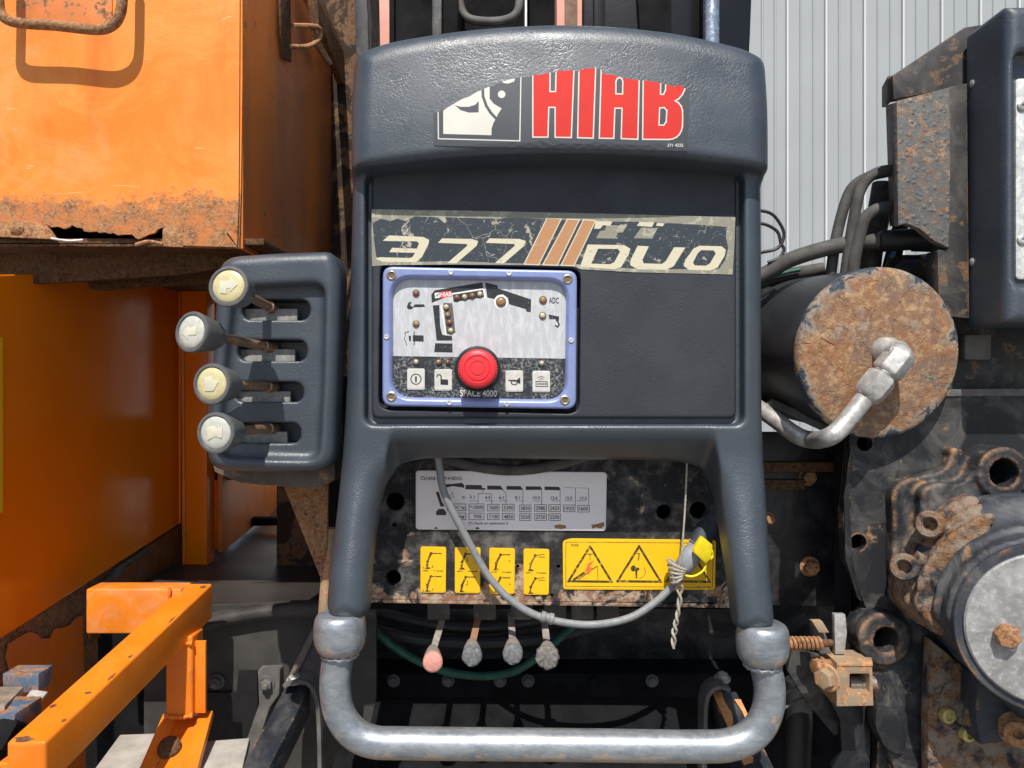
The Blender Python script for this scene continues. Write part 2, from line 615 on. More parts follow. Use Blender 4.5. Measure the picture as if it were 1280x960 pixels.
def net(f, lo, hi, h):
    """surface nets of f = 0, corrected onto the surface"""
    ax = [np.arange(lo[i], hi[i] + h, h) for i in range(3)]
    U, Wg, V = np.meshgrid(*ax, indexing='ij')
    D = f(U, Wg, V)
    nx, ny, nz = D.shape
    ins = D < 0
    acc = np.zeros((nx - 1, ny - 1, nz - 1, 3)); cnt = np.zeros((nx - 1, ny - 1, nz - 1))
    cor = [(a, b, c) for a in (0, 1) for b in (0, 1) for c in (0, 1)]
    sl = lambda a, b, c: (slice(a, nx - 1 + a), slice(b, ny - 1 + b), slice(c, nz - 1 + c))
    for p in cor:
        for axis in range(3):
            if p[axis]: continue
            q = list(p); q[axis] = 1
            A, B = D[sl(*p)], D[sl(*q)]
            x = (A < 0) != (B < 0)
            t = np.where(x, A / np.where(A == B, 1, A - B), 0)
            for k in range(3):
                acc[..., k] += np.where(x, p[k] + (t if k == axis else 0), 0)
            cnt += x
    act = cnt > 0
    idx = -np.ones(act.shape, dtype=np.int64)
    idx[act] = np.arange(act.sum())
    c = np.argwhere(act)
    P = (c + acc[act] / cnt[act][:, None]) * h + np.array([a[0] for a in ax])
    for _ in range(2):
        d0 = f(P[:, 0], P[:, 1], P[:, 2]); e = 0.3
        g = np.stack([(f(P[:, 0] + e * (k == 0), P[:, 1] + e * (k == 1), P[:, 2] + e * (k == 2)) - d0) / e for k in range(3)], 1)
        st = g * (d0 / np.maximum((g * g).sum(1), 0.2))[:, None]
        ln = np.linalg.norm(st, axis=1)[:, None]
        P = P - st * np.minimum(1, h * 0.5 / np.maximum(ln, 1e-9))
    F = []
    for axis in range(3):
        b, c2 = [(1, 2), (2, 0), (0, 1)][axis]
        sA = [slice(None)] * 3; sB = [slice(None)] * 3
        sA[axis] = slice(0, -1); sB[axis] = slice(1, None)
        A, B = ins[tuple(sA)], ins[tuple(sB)]
        e = np.argwhere(A != B)
        e = e[(e[:, b] > 0) & (e[:, c2] > 0) & (e[:, b] < D.shape[b] - 1) & (e[:, c2] < D.shape[c2] - 1)]
        fl = A[tuple(e.T)]
        o1 = np.zeros(3, int); o1[b] = 1
        o2 = np.zeros(3, int); o2[c2] = 1
        q = np.stack([idx[tuple((e - o1 - o2).T)], idx[tuple((e - o2).T)], idx[tuple(e.T)], idx[tuple((e - o1).T)]], 1)
        # unit space is mirrored against the world: flip
        q = np.where(fl[:, None], q[:, ::-1], q)
        F.append(q)
    return P, np.concatenate(F)

def build_net(name, f, lo, hi, h, mats, parent=None, smooth=180, p=None):
    P, F = net(f, lo, hi, h)
    wv = Warr(P)
    if parent is not None:
        org = np.array(FR[parent.name]); loc = None
    else:
        a, b = wv.min(0), wv.max(0)
        org = np.array([(a[0] + b[0]) / 2, (a[1] + b[1]) / 2, a[2]]); loc = Vector(org)
    me = bpy.data.meshes.new(name)
    me.vertices.add(len(P)); me.vertices.foreach_set('co', (wv - org).astype(np.float32).ravel())
    me.loops.add(F.size); me.loops.foreach_set('vertex_index', F.astype(np.int32).ravel())
    me.polygons.add(len(F)); me.polygons.foreach_set('loop_start', np.arange(0, F.size, 4, dtype=np.int32))
    me.update(calc_edges=True)
    bm = bmesh.new(); bm.from_mesh(me); bmesh.ops.recalc_face_normals(bm, faces=bm.faces); bm.to_mesh(me); bm.free()
    _finish(me, smooth, mats if isinstance(mats, list) else [mats])
    return mkobj(name, me, parent, loc)

def spots(name, parent, mesh_o, places):
    """the same mesh at several places: the first object moves nowhere, the rest are copies"""
    out = []
    for p in places:
        o = mesh_o.copy()
        COL.objects.link(o)
        o.name = name
        o.parent = parent
        o.location = W(p) - FR[parent.name]
        FR[o.name] = W(p)
        out.append(o)
    return out

def at_origin(name, vf, mats, parent, p, **kw):
    """shape given about (0,0,0) in units, placed at p as its own local frame"""
    v, f = vf
    vv = [(a + p[0], b + p[1], c + p[2]) for a, b, c in v]
    o = build(name, (vv, f), mats, None, p=p, **kw)
    o.parent = parent
    o.location = W(p) - FR[parent.name]
    return o
# ------------------------------------------------------------------ materials
GREY = m_plastic('moulded grey plastic', (0.036, 0.047, 0.060))
GREY2 = m_plastic('moulded panel plastic', (0.026, 0.029, 0.036), 0.5, 0.8, 0.45)
ORANGE = m_paint('orange paint', (0.78, 0.195, 0.010), 0.10, 0.95, 0.34, 0.16, dustcol=(0.85, 0.40, 0.12), scale=40)
def _low_rust(t):
    z = t.comp(2)
    n = t.noise(9, 5, 0.65)
    lim = W(S(0, 262, 60)).z
    a = t.ramp(t.m('ADD', z, t.m('MULTIPLY', t.m('SUBTRACT', n, 0.5), 0.05)), lim - 0.035, lim + 0.03, 0.34, 0.0)
    return a
def _cab():
    t = NT('faded orange cabinet paint')
    n = t.noise(10, 5, 0.65, 0.6)
    c = t.mix(t.ramp(n, 0.32, 0.7), (0.84, 0.205, 0.016), (0.86, 0.300, 0.055))
    st = t.noise(16, 4, 0.6, 0.5, t.stretch(1, 1, 0.16))
    c = t.mix(t.ramp(st, 0.52, 0.72, 0, 0.55), c, (0.76, 0.125, 0.012))
    c = t.mix(t.ramp(t.noise(230, 5, 0.75), 0.60, 0.78, 0, 0.35), c, (0.90, 0.36, 0.09))
    z = t.comp(2)
    lim = W(S(0, 232, 60)).z
    zz = t.m('ADD', z, t.m('MULTIPLY', t.m('SUBTRACT', t.noise(12, 6, 0.7), 0.5), 0.075))
    k0 = t.ramp(zz, lim - 0.070, lim + 0.045, 1.0, 0.0)
    k = t.ramp(t.m('ADD', t.m('MULTIPLY', k0, 0.75), t.m('MULTIPLY', t.noise(150, 7, 0.75), 0.62)), 0.60, 0.80)
    r = t.rustcol(1.15)
    r = t.mix(t.ramp(t.noise(70, 5, 0.7), 0.40, 0.66), r, (0.55, 0.19, 0.06))
    c = t.mix(k, c, r)
    fade = t.ramp(t.noise(7, 6, 0.7, 1.0), 0.50, 0.66, 0, 0.5)
    c = t.mix(t.m('MULTIPLY', fade, t.m('SUBTRACT', 1.0, k)), c, (0.80, 0.34, 0.13))
    blot = t.ramp(t.noise(26, 7, 0.75, 0.8, t.stretch(1, 1, 0.55)), 0.60, 0.70, 0, 0.5)
    c = t.mix(blot, c, (0.50, 0.15, 0.045))
    scrt = t.ramp(t.noise(60, 2, 0.5, 1.5, t.stretch(0.25, 1, 2.2)), 0.735, 0.75, 0, 0.6)
    c = t.mix(scrt, c, (0.85, 0.55, 0.25))
    # rusty patch under the handle, pits
    sp = t.ramp(t.noise(120, 5, 0.8), 0.71, 0.75)
    c = t.mix(t.m('MULTIPLY', sp, 0.55), c, t.rustcol(0.9))
    h = t.m('ADD', t.m('MULTIPLY', t.noise(320, 5, 0.7), t.m('ADD', t.m('MULTIPLY', k, 1.0), 0.12)), t.m('MULTIPLY', n, 1.6))
    return t.done(c, t.mix(k, (0.5,) * 3, (0.9,) * 3), 0, t.bump(h, 0.5, 0.0022), 0.35)
CABINET = _cab()
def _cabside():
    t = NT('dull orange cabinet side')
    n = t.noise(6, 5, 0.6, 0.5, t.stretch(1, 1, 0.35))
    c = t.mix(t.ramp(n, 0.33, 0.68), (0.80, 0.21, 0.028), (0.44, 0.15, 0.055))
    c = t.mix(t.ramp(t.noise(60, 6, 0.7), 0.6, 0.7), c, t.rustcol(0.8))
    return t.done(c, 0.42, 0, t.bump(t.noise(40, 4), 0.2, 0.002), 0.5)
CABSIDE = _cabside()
GLOSS = (lambda t: t.done(t.mix(t.ramp(t.noise(4, 3), 0.3, 0.7), (0.92, 0.185, 0.002), (0.96, 0.23, 0.004)), t.ramp(t.noise(22, 4), 0.3, 0.7, 0.16, 0.24), 0, t.bump(t.noise(7, 2), 0.12, 0.01), 0.3, 0.0))(NT('glossy orange tank paint'))
TORN = m_paint('peeling orange paint', (0.66, 0.16, 0.012), 0.34, 0.5, 0.45, 0.2, scale=45)
RUST = m_rust('brown rust')
RUSTD = m_rust('dark rust', 0.42)
RUSTL = m_rust('light dusty rust', 1.35)
BLACK = m_paint('chipped black paint', (0.012, 0.013, 0.016), 0.10, 0.75, 0.36, 0.22, scale=45)
BLACKR = m_paint('rusty black paint', (0.014, 0.015, 0.018), 0.30, 0.9, 0.55, 0.42, scale=38)
BLACKD = m_paint('dusty black paint', (0.018, 0.018, 0.02), 0.08, 0.4, 0.5, 0.5, scale=30)
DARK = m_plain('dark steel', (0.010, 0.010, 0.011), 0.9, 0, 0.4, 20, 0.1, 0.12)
DUSTY = m_plain('dusty grey steel', (0.115, 0.108, 0.10), 0.75, 0, 0.3, 35, 0.2)
BOLTRUST = m_rust('rusty bolt', 1.1, 0.75, 0.4)
def _galv():
    t = NT('worn galvanised steel')
    a = t.ramp(t.noise(60, 7, 0.8, 0.3, t.stretch(0.35, 1, 1)), 0.34, 0.66)
    c = t.mix(a, (0.22, 0.245, 0.27), (0.38, 0.405, 0.425))
    c = t.mix(t.ramp(t.noise(900, 3, 0.7), 0.60, 0.74, 0, 0.6), c, (0.66, 0.68, 0.68))
    # grime settled along the underside of the bar
    nz = t.n('ShaderNodeNewGeometry').outputs['Normal']
    sx = t.n('ShaderNodeSeparateXYZ'); t.put(sx.inputs[0], nz)
    k = t.ramp(t.m('ADD', t.m('MULTIPLY', sx.outputs[2], -0.35), t.noise(60, 6, 0.7)), 0.58, 0.76)
    c = t.mix(k, c, t.mix(t.noise(200, 4), (0.42, 0.38, 0.32), (0.34, 0.2, 0.1)))
    return t.done(c, t.ramp(t.noise(140, 5), 0.3, 0.7, 0.34, 0.52), t.ramp(k, 0, 1, 0.6, 0.1), t.bump(t.noise(420, 4, 0.7), 0.16, 0.0009))
GALV = _galv()
ZINC = m_metal('dull zinc', (0.56, 0.54, 0.51), 0.42, 0.5, 0.3, 0.05, 60)
CHROME = m_metal('chromed rod', (0.75, 0.76, 0.78), 0.22, 0.9, 0.2, 0.05)
ALU = m_metal('scuffed aluminium', (0.72, 0.71, 0.69), 0.5, 0.35, 0.2, 0.1)
BEZEL = m_plain('lavender blue bezel', (0.235, 0.29, 0.53), 0.38, 0.2, 0.05, 90, 0.06)
GASKET_SHADE = m_plain('black gasket and gap shade', (0.006, 0.006, 0.007), 0.6)  # also paints the shade in the display gap and the apron notch
SCREW = m_metal('brass screw', (0.62, 0.53, 0.40), 0.35, 0.8, 0.4)
SCREWB = m_plain('screw socket', (0.16, 0.10, 0.045), 0.5)
LED = m_plain('amber lamp lens', (0.34, 0.185, 0.07), 0.22, 0.0, 0.3, 300)
LEDP = m_plain('pale lamp lens', (0.52, 0.44, 0.27), 0.22, 0.0, 0.25, 300)
LEDR = m_plain('brown lamp lens', (0.20, 0.085, 0.05), 0.22, 0.0, 0.25, 300)
LEDRING = m_plain('lamp ring', (0.10, 0.09, 0.08), 0.45)
REDBTN = m_plain('red plastic', (0.72, 0.030, 0.04), 0.42, 0, 0.06, 40, 0.05)
KEY = m_plain('cream key film', (0.56, 0.55, 0.50), 0.5, 0, 0.1, 120)
def m_film(name, col, wear, wearcol, scale=220, lo=0.58, rough=0.45, big=25):
    t = NT(name)
    a = t.m('MULTIPLY', t.ramp(t.noise(scale, 5, 0.75), lo, lo + 0.06), t.ramp(t.noise(big, 3), 0.35, 0.6))
    c = t.mix(t.m('MULTIPLY', a, wear), col, wearcol)
    c = t.mix(t.ramp(t.noise(30, 4), 0.35, 0.7, 0, 0.25), c, tuple(x * 0.75 for x in col))
    return t.done(c, rough, 0, t.bump(t.noise(60, 3), 0.1, 0.001), 0.5)
def _face():
    t = NT('streaked silver film')
    a = t.ramp(t.noise(170, 5, 0.7, 0.2, t.stretch(1, 1, 0.28)), 0.42, 0.68)
    return t.done(t.mix(a, (0.45, 0.46, 0.475), (0.58, 0.59, 0.60)), 0.5, 0.0, None, 0.5)
FACE = _face()
FACEB = m_film('scuffed black film', (0.020, 0.023, 0.028), 1.0, (0.26, 0.27, 0.26), 330, 0.50, 0.5, 38)
PRINT = m_film('black print', (0.018, 0.020, 0.024), 0.9, (0.4, 0.4, 0.4), 320, 0.60, 0.5)
PRINTW = m_plain('white print', (0.78, 0.77, 0.74), 0.5, 0, 0.06)
PRINTR = m_plain('red print', (0.75, 0.06, 0.05), 0.5, 0, 0.1)
STK_D = m_film('sticker charcoal', (0.046, 0.054, 0.063), 0.5, (0.16, 0.17, 0.18), 200, 0.66, 0.55)
STK_R = m_film('sticker red', (0.60, 0.020, 0.012), 0.4, (0.7, 0.2, 0.16), 200, 0.68, 0.75)
STK_C = m_film('sticker cream', (0.66, 0.64, 0.57), 0.5, (0.6, 0.57, 0.5), 150, 0.6, 0.7)
def _strip(name, col, amt):
    t = NT(name)
    n = t.noise(60, 7, 0.75, 0.8)
    k = t.ramp(n, 0.63 - amt, 0.67 - amt)
    sc = t.ramp(t.vor(36, 'DISTANCE_TO_EDGE', t.warp(50, 0.03)), 0.0, 0.016, 1, 0)
    k = t.m('MAXIMUM', k, t.m('MULTIPLY', sc, t.ramp(t.noise(22, 3), 0.53, 0.60)))
    c = t.mix(k, col, t.mix(t.noise(240, 4, 0.7), (0.26, 0.25, 0.19), (0.52, 0.49, 0.38)))
    c = t.mix(t.ramp(t.noise(400, 4, 0.7), 0.62, 0.7, 0, 0.6), c, (0.42, 0.40, 0.33))
    return t.done(c, 0.5, 0, t.bump(t.m('ADD', k, t.noise(200, 4)), 0.25, 0.0008), 0.5)
STR_N = _strip('worn navy film', (0.026, 0.036, 0.047), 0.045)
STR_B = _strip('olive glue border', (0.25, 0.24, 0.185), 0.10)
STR_C = _strip('cream film', (0.60, 0.55, 0.40), -0.01)
STR_O = _strip('faded orange film', (0.44, 0.22, 0.10), -0.02)
YEL = m_film('yellow label', (0.90, 0.50, 0.006), 0.5, (0.75, 0.45, 0.1), 120, 0.66, 0.38)
YELP = m_film('yellow label print', (0.05, 0.035, 0.012), 0.85, (0.6, 0.4, 0.05), 300, 0.52, 0.5)
YELO = m_plain('orange red print', (0.75, 0.16, 0.03), 0.5)
CHART = m_film('pinkish white plate', (0.86, 0.78, 0.76), 0.6, (0.55, 0.48, 0.42), 90, 0.64, 0.4)
CHARTP = m_plain('brown black print', (0.035, 0.022, 0.02), 0.5)
KNOBG = m_plain('grey knob plastic', (0.105, 0.108, 0.108), 0.42, 0, 0.12, 200, 0.08)
CAPY = m_plain('yellowed clear cap', (0.56, 0.49, 0.27), 0.28, 0, 0.1, 200)
CAPW = m_plain('milky cap', (0.49, 0.485, 0.42), 0.28, 0, 0.1, 200)
CAPP = m_plain('raised arrow', (0.60, 0.575, 0.44), 0.35, 0, 0.05)
ROD = m_metal('brown lever rod', (0.36, 0.22, 0.135), 0.42, 0.55, 0.3, 0.1, 90, 0.35)
SEAL = m_plain('grey slot seal', (0.26, 0.25, 0.235), 0.7, 0, 0.25, 140, 0.2)
STEM = m_plain('dusty lever steel', (0.27, 0.235, 0.205), 0.75, 0.1, 0.25, 200, 0.25)
PINK = m_plain('bleached red rubber', (0.62, 0.27, 0.22), 0.85, 0, 0.15, 300, 0.6)
WORN = m_plain('perished grey rubber', (0.15, 0.155, 0.155), 0.92, 0, 0.35, 260, 1.0)
WORNB = m_plain('crumbling grey rubber', (0.17, 0.155, 0.14), 0.95, 0, 0.4, 260, 1.0)
CABLE = m_plain('grey cable', (0.215, 0.22, 0.225), 0.5, 0, 0.12, 160, 0.08)
CONN = m_plain('grey connector plastic', (0.25, 0.27, 0.29), 0.5, 0, 0.12, 160, 0.08)
YCAP = m_plain('yellow plastic', (0.85, 0.66, 0.02), 0.38, 0, 0.1, 100)
TWINE = m_plain('dirty twine', (0.38, 0.34, 0.28), 0.9, 0, 0.25, 400, 0.4)
HOSE = m_plain('dusty hose rubber', (0.075, 0.071, 0.066), 0.78, 0, 0.3, 50, 0.15)
HOSEB = m_plain('black hose rubber', (0.016, 0.016, 0.017), 0.55, 0, 0.3, 50, 0.1)
HOSEG = m_plain('green hose', (0.012, 0.085, 0.055), 0.5, 0, 0.3, 50)
WALL = m_plain('pale grey wall sheet', (0.34, 0.36, 0.365), 0.6, 0.0, 0.03, 3)
WALLSEAM = m_plain('white seam', (0.60, 0.61, 0.61), 0.5, 0, 0.03, 3)
CANB = m_paint('canister charcoal paint', (0.030, 0.033, 0.039), 0.03, 0.2, 0.42, 0.18, scale=22)
def _canend():
    t = NT('flaking rusty canister end')
    c0 = Vector(W(S(1100, 442, 20)))
    d = t.n('ShaderNodeVectorMath', operation='DISTANCE')
    t.put(d.inputs[0], t.pos()); d.inputs[1].default_value = c0
    rad = t.ramp(d.outputs['Value'], 0.072, 0.096, 0.0, 0.24)
    n = t.noise(30, 7, 0.62, 0.9)
    k = t.ramp(t.m('ADD', n, rad), 0.68, 0.74)
    halo = t.ramp(t.m('ADD', n, rad), 0.58, 0.70)
    r = t.mix(t.ramp(t.noise(20, 6, 0.7, 0.6), 0.33, 0.66), (0.31, 0.145, 0.065), (0.20, 0.135, 0.10))
    r = t.mix(t.ramp(t.noise(95, 6, 0.75), 0.45, 0.68), r, (0.46, 0.30, 0.17))
    r = t.mix(t.ramp(t.noise(140, 5, 0.8), 0.58, 0.72), r, (0.15, 0.06, 0.03))
    c = t.mix(t.m('MULTIPLY', halo, 0.6), r, (0.30, 0.29, 0.26))
    c = t.mix(k, c, (0.052, 0.066, 0.082))
    crk = t.ramp(t.vor(11, 'DISTANCE_TO_EDGE', t.warp(26, 0.05)), 0.0, 0.012, 1, 0)
    crk = t.m('MULTIPLY', crk, t.ramp(t.noise(12, 3), 0.56, 0.62))
    c = t.mix(crk, c, (0.03, 0.015, 0.01))
    flake = t.ramp(t.noise(24, 7, 0.6, 1.2), 0.47, 0.50)
    h = t.m('ADD', t.m('MULTIPLY', t.noise(180, 6, 0.75), 0.9), t.m('MULTIPLY', flake, 0.5))
    h = t.m('SUBTRACT', h, crk)
    return t.done(c, t.mix(k, (0.9,) * 3, (0.5,) * 3), 0, t.bump(h, 0.65, 0.003), 0.3)
CANE = _canend()
BRK = (lambda t: t.done(
    t.mix(t.ramp(t.noise(75, 7, 0.72, 0.7), 0.48, 0.64), t.mix(t.noise(180, 5, 0.7), (0.06, 0.072, 0.09), (0.19, 0.18, 0.155)),
          t.mix(t.ramp(t.noise(140, 5, 0.7), 0.4, 0.65), (0.22, 0.10, 0.045), (0.36, 0.27, 0.18))),
    0.72, 0, t.bump(t.m('ADD', t.noise(150, 6, 0.75), t.ramp(t.vor(130), 0.1, 0.4, 0.5, 0)), 0.6, 0.003), 0.4))(NT('blistered blue and rust'))
BRKD = m_paint('dark rusted steel', (0.028, 0.026, 0.026), 0.42, 0.5, 0.6, 0.3, tone=0.5, scale=50)
CAST = (lambda t: t.done(
    t.mix(t.ramp(t.noise(32, 7, 0.72, 0.6), 0.50, 0.64), t.mix(t.ramp(t.noise(60, 6, 0.7), 0.4, 0.6), (0.25, 0.195, 0.15), t.rustcol(0.7)),
          t.mix(t.ramp(t.noise(50, 5), 0.45, 0.7), (0.018, 0.02, 0.026), (0.12, 0.12, 0.12))),
    0.78, 0, t.bump(t.m('ADD', t.noise(90, 6, 0.75), t.m('MULTIPLY', t.noise(420, 4), 0.5)), 0.8, 0.004), 0.3))(NT('dirty rusted casting'))
PUMPB = m_paint('blue black pump paint', (0.030, 0.036, 0.046), 0.30, 0.8, 0.55, 0.75, tone=0.85, scale=30, edge_r=0.006, dustcol=(0.15, 0.145, 0.14), bump=0.4)
COVER = m_metal('brushed cover plate', (0.44, 0.43, 0.42), 0.55, 0.45, 0.4, 0.3, 45, 0.0)
PLATE = (lambda t: t.done(
    t.mix(t.ramp(t.m('ADD', t.noise(26, 7, 0.72, 0.5), t.ramp(t.comp(2), W(S(0, 748, 110)).z, W(S(0, 700, 110)).z, 0.12, -0.05)), 0.545, 0.60),
          t.mix(t.ramp(t.noise(30, 6, 0.7), 0.45, 0.68), (0.016, 0.016, 0.018), (0.13, 0.12, 0.11)),
          t.mix(t.ramp(t.noise(120, 6, 0.7), 0.4, 0.62), (0.25, 0.125, 0.075), (0.44, 0.34, 0.24))),
    0.72, 0, t.bump(t.noise(120, 6, 0.75), 0.55, 0.003), 0.35))(NT('rusting mounting plate'))
CLAMP = m_paint('light rusted clamp', (0.30, 0.215, 0.14), 0.62, 0.5, 0.8, 0.4, tone=1.5, scale=60, dustcol=(0.42, 0.36, 0.28))
RAIL = m_paint('chipped black rail', (0.020, 0.023, 0.030), 0.13, 0.9, 0.36, 0.30, tone=1.5, scale=50)
BOARD = m_plain('weathered grey board', (0.36, 0.34, 0.30), 0.85, 0, 0.2, 30, 0.5)
BLUEST = m_paint('scuffed blue steel', (0.075, 0.125, 0.19), 0.62, 0.9, 0.6, 0.9, scale=60, dustcol=(0.30, 0.29, 0.27))
PINKPOST = m_plain('salmon post', (0.66, 0.30, 0.22), 0.6, 0, 0.1, 20)
YELRING = m_plain('brass ring', (0.50, 0.42, 0.14), 0.45, 0.3, 0.2, 100)
LUG = m_paint('edge worn casting', (0.016, 0.018, 0.022), 0.36, 1.4, 0.62, 0.55, tone=1.15, scale=42, edge_r=0.007, dustcol=(0.22, 0.20, 0.18))
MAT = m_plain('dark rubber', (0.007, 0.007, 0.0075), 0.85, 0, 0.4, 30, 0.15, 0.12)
ASPH = m_plain('grey concrete', (0.20, 0.195, 0.185), 0.9, 0, 0.3, 60, 0.4)
# ------------------------------------------------------------------ the setting behind
g = build('ground', box((640, 4000, 480 + CAM_Z / K + 30), (60000, 60000, 60)), ASPH, smooth=0)
tag(g, None, None, kind='structure'); g['label'] = 'grey asphalt ground under the crane truck'

# pale ribbed wall of the building behind
WD = 2600
wall = thing('building_wall', 'pale grey ribbed metal cladding wall behind the crane', 'wall', S(1000, 1200, WD))
PITCH = 48.3 * (950 + WD) / 950
def sheet():
    prof = [(0, 0), (5, 10), (PITCH * 0.30, 10), (PITCH * 0.32, 4), (PITCH * 0.36, 4), (PITCH * 0.38, 10), (PITCH * 0.63, 10), (PITCH * 0.65, 4), (PITCH * 0.69, 4), (PITCH * 0.71, 10), (PITCH - 11, 10), (PITCH - 8, 0)]
    top, bot = -2900, 480 + CAM_Z / K
    n = len(prof)
    v = [(a, b, top) for a, b in prof] + [(a, b, bot) for a, b in prof] + [(a, b + 6, top) for a, b in prof] + [(a, b + 6, bot) for a, b in prof]
    f = []
    for i in range(n - 1):
        f.append((i, i + 1, n + i + 1, n + i)); f.append((2 * n + i, 3 * n + i, 3 * n + i + 1, 2 * n + i + 1))
    f += [(0, n, 3 * n, 2 * n), (n - 1, 3 * n - 1, 4 * n - 1, 2 * n - 1)]
    return v, f
x0 = S(985.5, 0, WD)[0]
first = None
for k in range(-14, 16):
    p = (x0 + k * PITCH, WD, 0)
    if first is None:
        first = at_origin('wall_sheet', sheet(), WALL, wall, p, smooth=0)
        strip = build('seam', box((p[0] - 5, WD - 1, (-2900 + 480 + CAM_Z / K) / 2), (8, 8, 2900 + 480 + CAM_Z / K)), WALLSEAM, first, smooth=0)
    else:
        c = first.copy(); COL.objects.link(c); c.parent = wall; c.location = W(p) - FR[wall.name]
        d = strip.copy(); COL.objects.link(d); d.parent = c

# dark chassis added to block light gaps below and behind the console
ch = thing('truck_chassis', 'black truck chassis bulkhead in shadow behind the console', 'chassis', S(700, 1100, 700))
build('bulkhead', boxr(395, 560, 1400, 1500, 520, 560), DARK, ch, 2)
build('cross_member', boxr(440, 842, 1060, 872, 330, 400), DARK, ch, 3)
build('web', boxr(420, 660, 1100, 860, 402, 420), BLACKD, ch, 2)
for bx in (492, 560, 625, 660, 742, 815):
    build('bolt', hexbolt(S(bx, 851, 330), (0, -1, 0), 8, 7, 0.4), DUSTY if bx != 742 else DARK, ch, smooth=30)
build('added_dark_sheet', boxr(60, 770, 285, 1100, 300, 310), DARK, ch)  # dark sheet added to black out the ground seen in this gap
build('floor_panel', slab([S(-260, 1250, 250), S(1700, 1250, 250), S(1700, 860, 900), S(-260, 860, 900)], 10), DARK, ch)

# crane boom parts above the console
BOOM = m_paint('glossy black boom paint', (0.008, 0.008, 0.009), 0.05, 0.2, 0.2, 0.12, scale=14, dustcol=(0.05, 0.035, 0.025))
cb = thing('crane_boom', 'black folded crane boom sections rising behind the console top', 'crane', S(700, 560, 560))
build('boom_section', prism([(488, -120), (572, -120), (574, 560), (490, 560)], 420, 640), DARK, cb, 4)
build('boom_section', prism([(574, -120), (694, -120), (692, 560), (574, 560)], 520, 640), DARK, cb, 4)
build('boom_section', prism([(728, -120), (945, -120), (938, 60), (934, 560), (726, 560)], 380, 640), BOOM, cb, 6)
build('boom_edge', prism([(486, -120), (492, -120), (494, 540), (488, 540)], 405, 420), DARK, cb, 1)
build('rib', prism([(540, -120), (552, -120), (552, 540), (540, 540)], 400, 421), BLACKD, cb, 2)
build('rib', prism([(656, -120), (659, -120), (659, 540), (656, 540)], 430, 522), ALU, cb, 2)
build('rib', prism([(742, -120), (756, -120), (758, 540), (744, 540)], 362, 384), BOOM, cb, 2)
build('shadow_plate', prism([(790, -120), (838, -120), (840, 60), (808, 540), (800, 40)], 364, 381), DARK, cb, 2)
build('lifting_loop', tube(spline([S(574, -60, 440), S(574, -5, 440), S(580, 18, 440), S(596, 26, 440), S(628, 26, 440), S(646, 16, 440), S(650, -10, 440), S(650, -60, 440)], 6), 5.5 * 1.45, 12), DUSTY, cb)
build('strut', prism([(696, -120), (728, -120), (727, 540), (695, 540)], 360, 420), PINKPOST, cb, 3)
build('strut_face', prism([(706, -120), (722, -120), (721, 540), (706, 540)], 354, 362), m_plain('brown strip', (0.16, 0.085, 0.05), 0.7), cb, 1)
build('piston_rod', lathe(S(889, -140, 340), (0, 0, 1), [(13.5, 0), (13.5, 900)], 24), CHROME, cb)
col = thing('crane_column', 'rusty black crane column beside the orange cabinet', 'crane column', S(440, 900, 700))
build('column_plate', prism([(345, -100), (458, -100), (466, 300), (474, 1200), (345, 1200)], 560, 700), m_paint('brown rusted column', (0.03, 0.017, 0.010), 0.55, 0.2, 0.95, 0.08, tone=0.42, scale=22), col, 4)
build('column_edge', prism([(440, -100), (456, -100), (463, 120), (466, 300), (452, 300)], 530, 562), BLACKD, col, 3)
pp = build('salmon_post', prism([(473, -200), (489, -200), (489, 900), (474, 900)], 900, 960), PINKPOST, None, 2)
tag(pp, 'narrow salmon post showing between crane column and boom', 'post')

# ------------------------------------------------------------------ control console
con = thing('control_console', 'dark grey moulded plastic crane control console with torn red lettered sticker', 'control console', S(697, 800, 30))
def chaikin(p, n=2):
    for _ in range(n):
        q = []
        for i in range(len(p)):
            a, b = p[i], p[(i + 1) % len(p)]
            q += [(a[0] * .75 + b[0] * .25, a[1] * .75 + b[1] * .25), (a[0] * .25 + b[0] * .75, a[1] * .25 + b[1] * .75)]
        p = q
    return p
OUT = chaikin([(441, 100), (437, 240), (433, 400), (428, 520), (422, 600), (411, 690), (404, 735), (401, 778), (430, 784), (458, 778), (458, 735), (463, 680), (470, 630), (480, 600), (505, 581), (545, 576), (700, 579), (845, 581), (880, 588), (902, 615), (909, 665), (917, 730), (921, 770), (922, 792), (950, 797), (977, 792), (976, 770), (971, 725), (965, 650), (959, 570), (957, 480), (957, 240), (954, 100)], 2)
OUT = [(S(x, y, -12 - 52 * float(sstep(560, 790, np.float64(y))))[0], S(x, y, -12 - 52 * float(sstep(560, 790, np.float64(y))))[2]) for x, y in OUT]
VT = PS(rpoly([(437, 57), (475, 43), (520, 36), (580, 29), (640, 25), (700, 23), (770, 25), (840, 31), (900, 41), (940, 50), (966, 63), (968, 120), (968, 300), (434, 300), (434, 120)], 18, 4), -40)
VT = [p for p in VT]
REC = PS(rrect(458, 120, 927, 531, 12), -4)
DSP = PS(rpoly([(475, 328), (726, 335), (724, 517), (473, 512)], 14), -4)
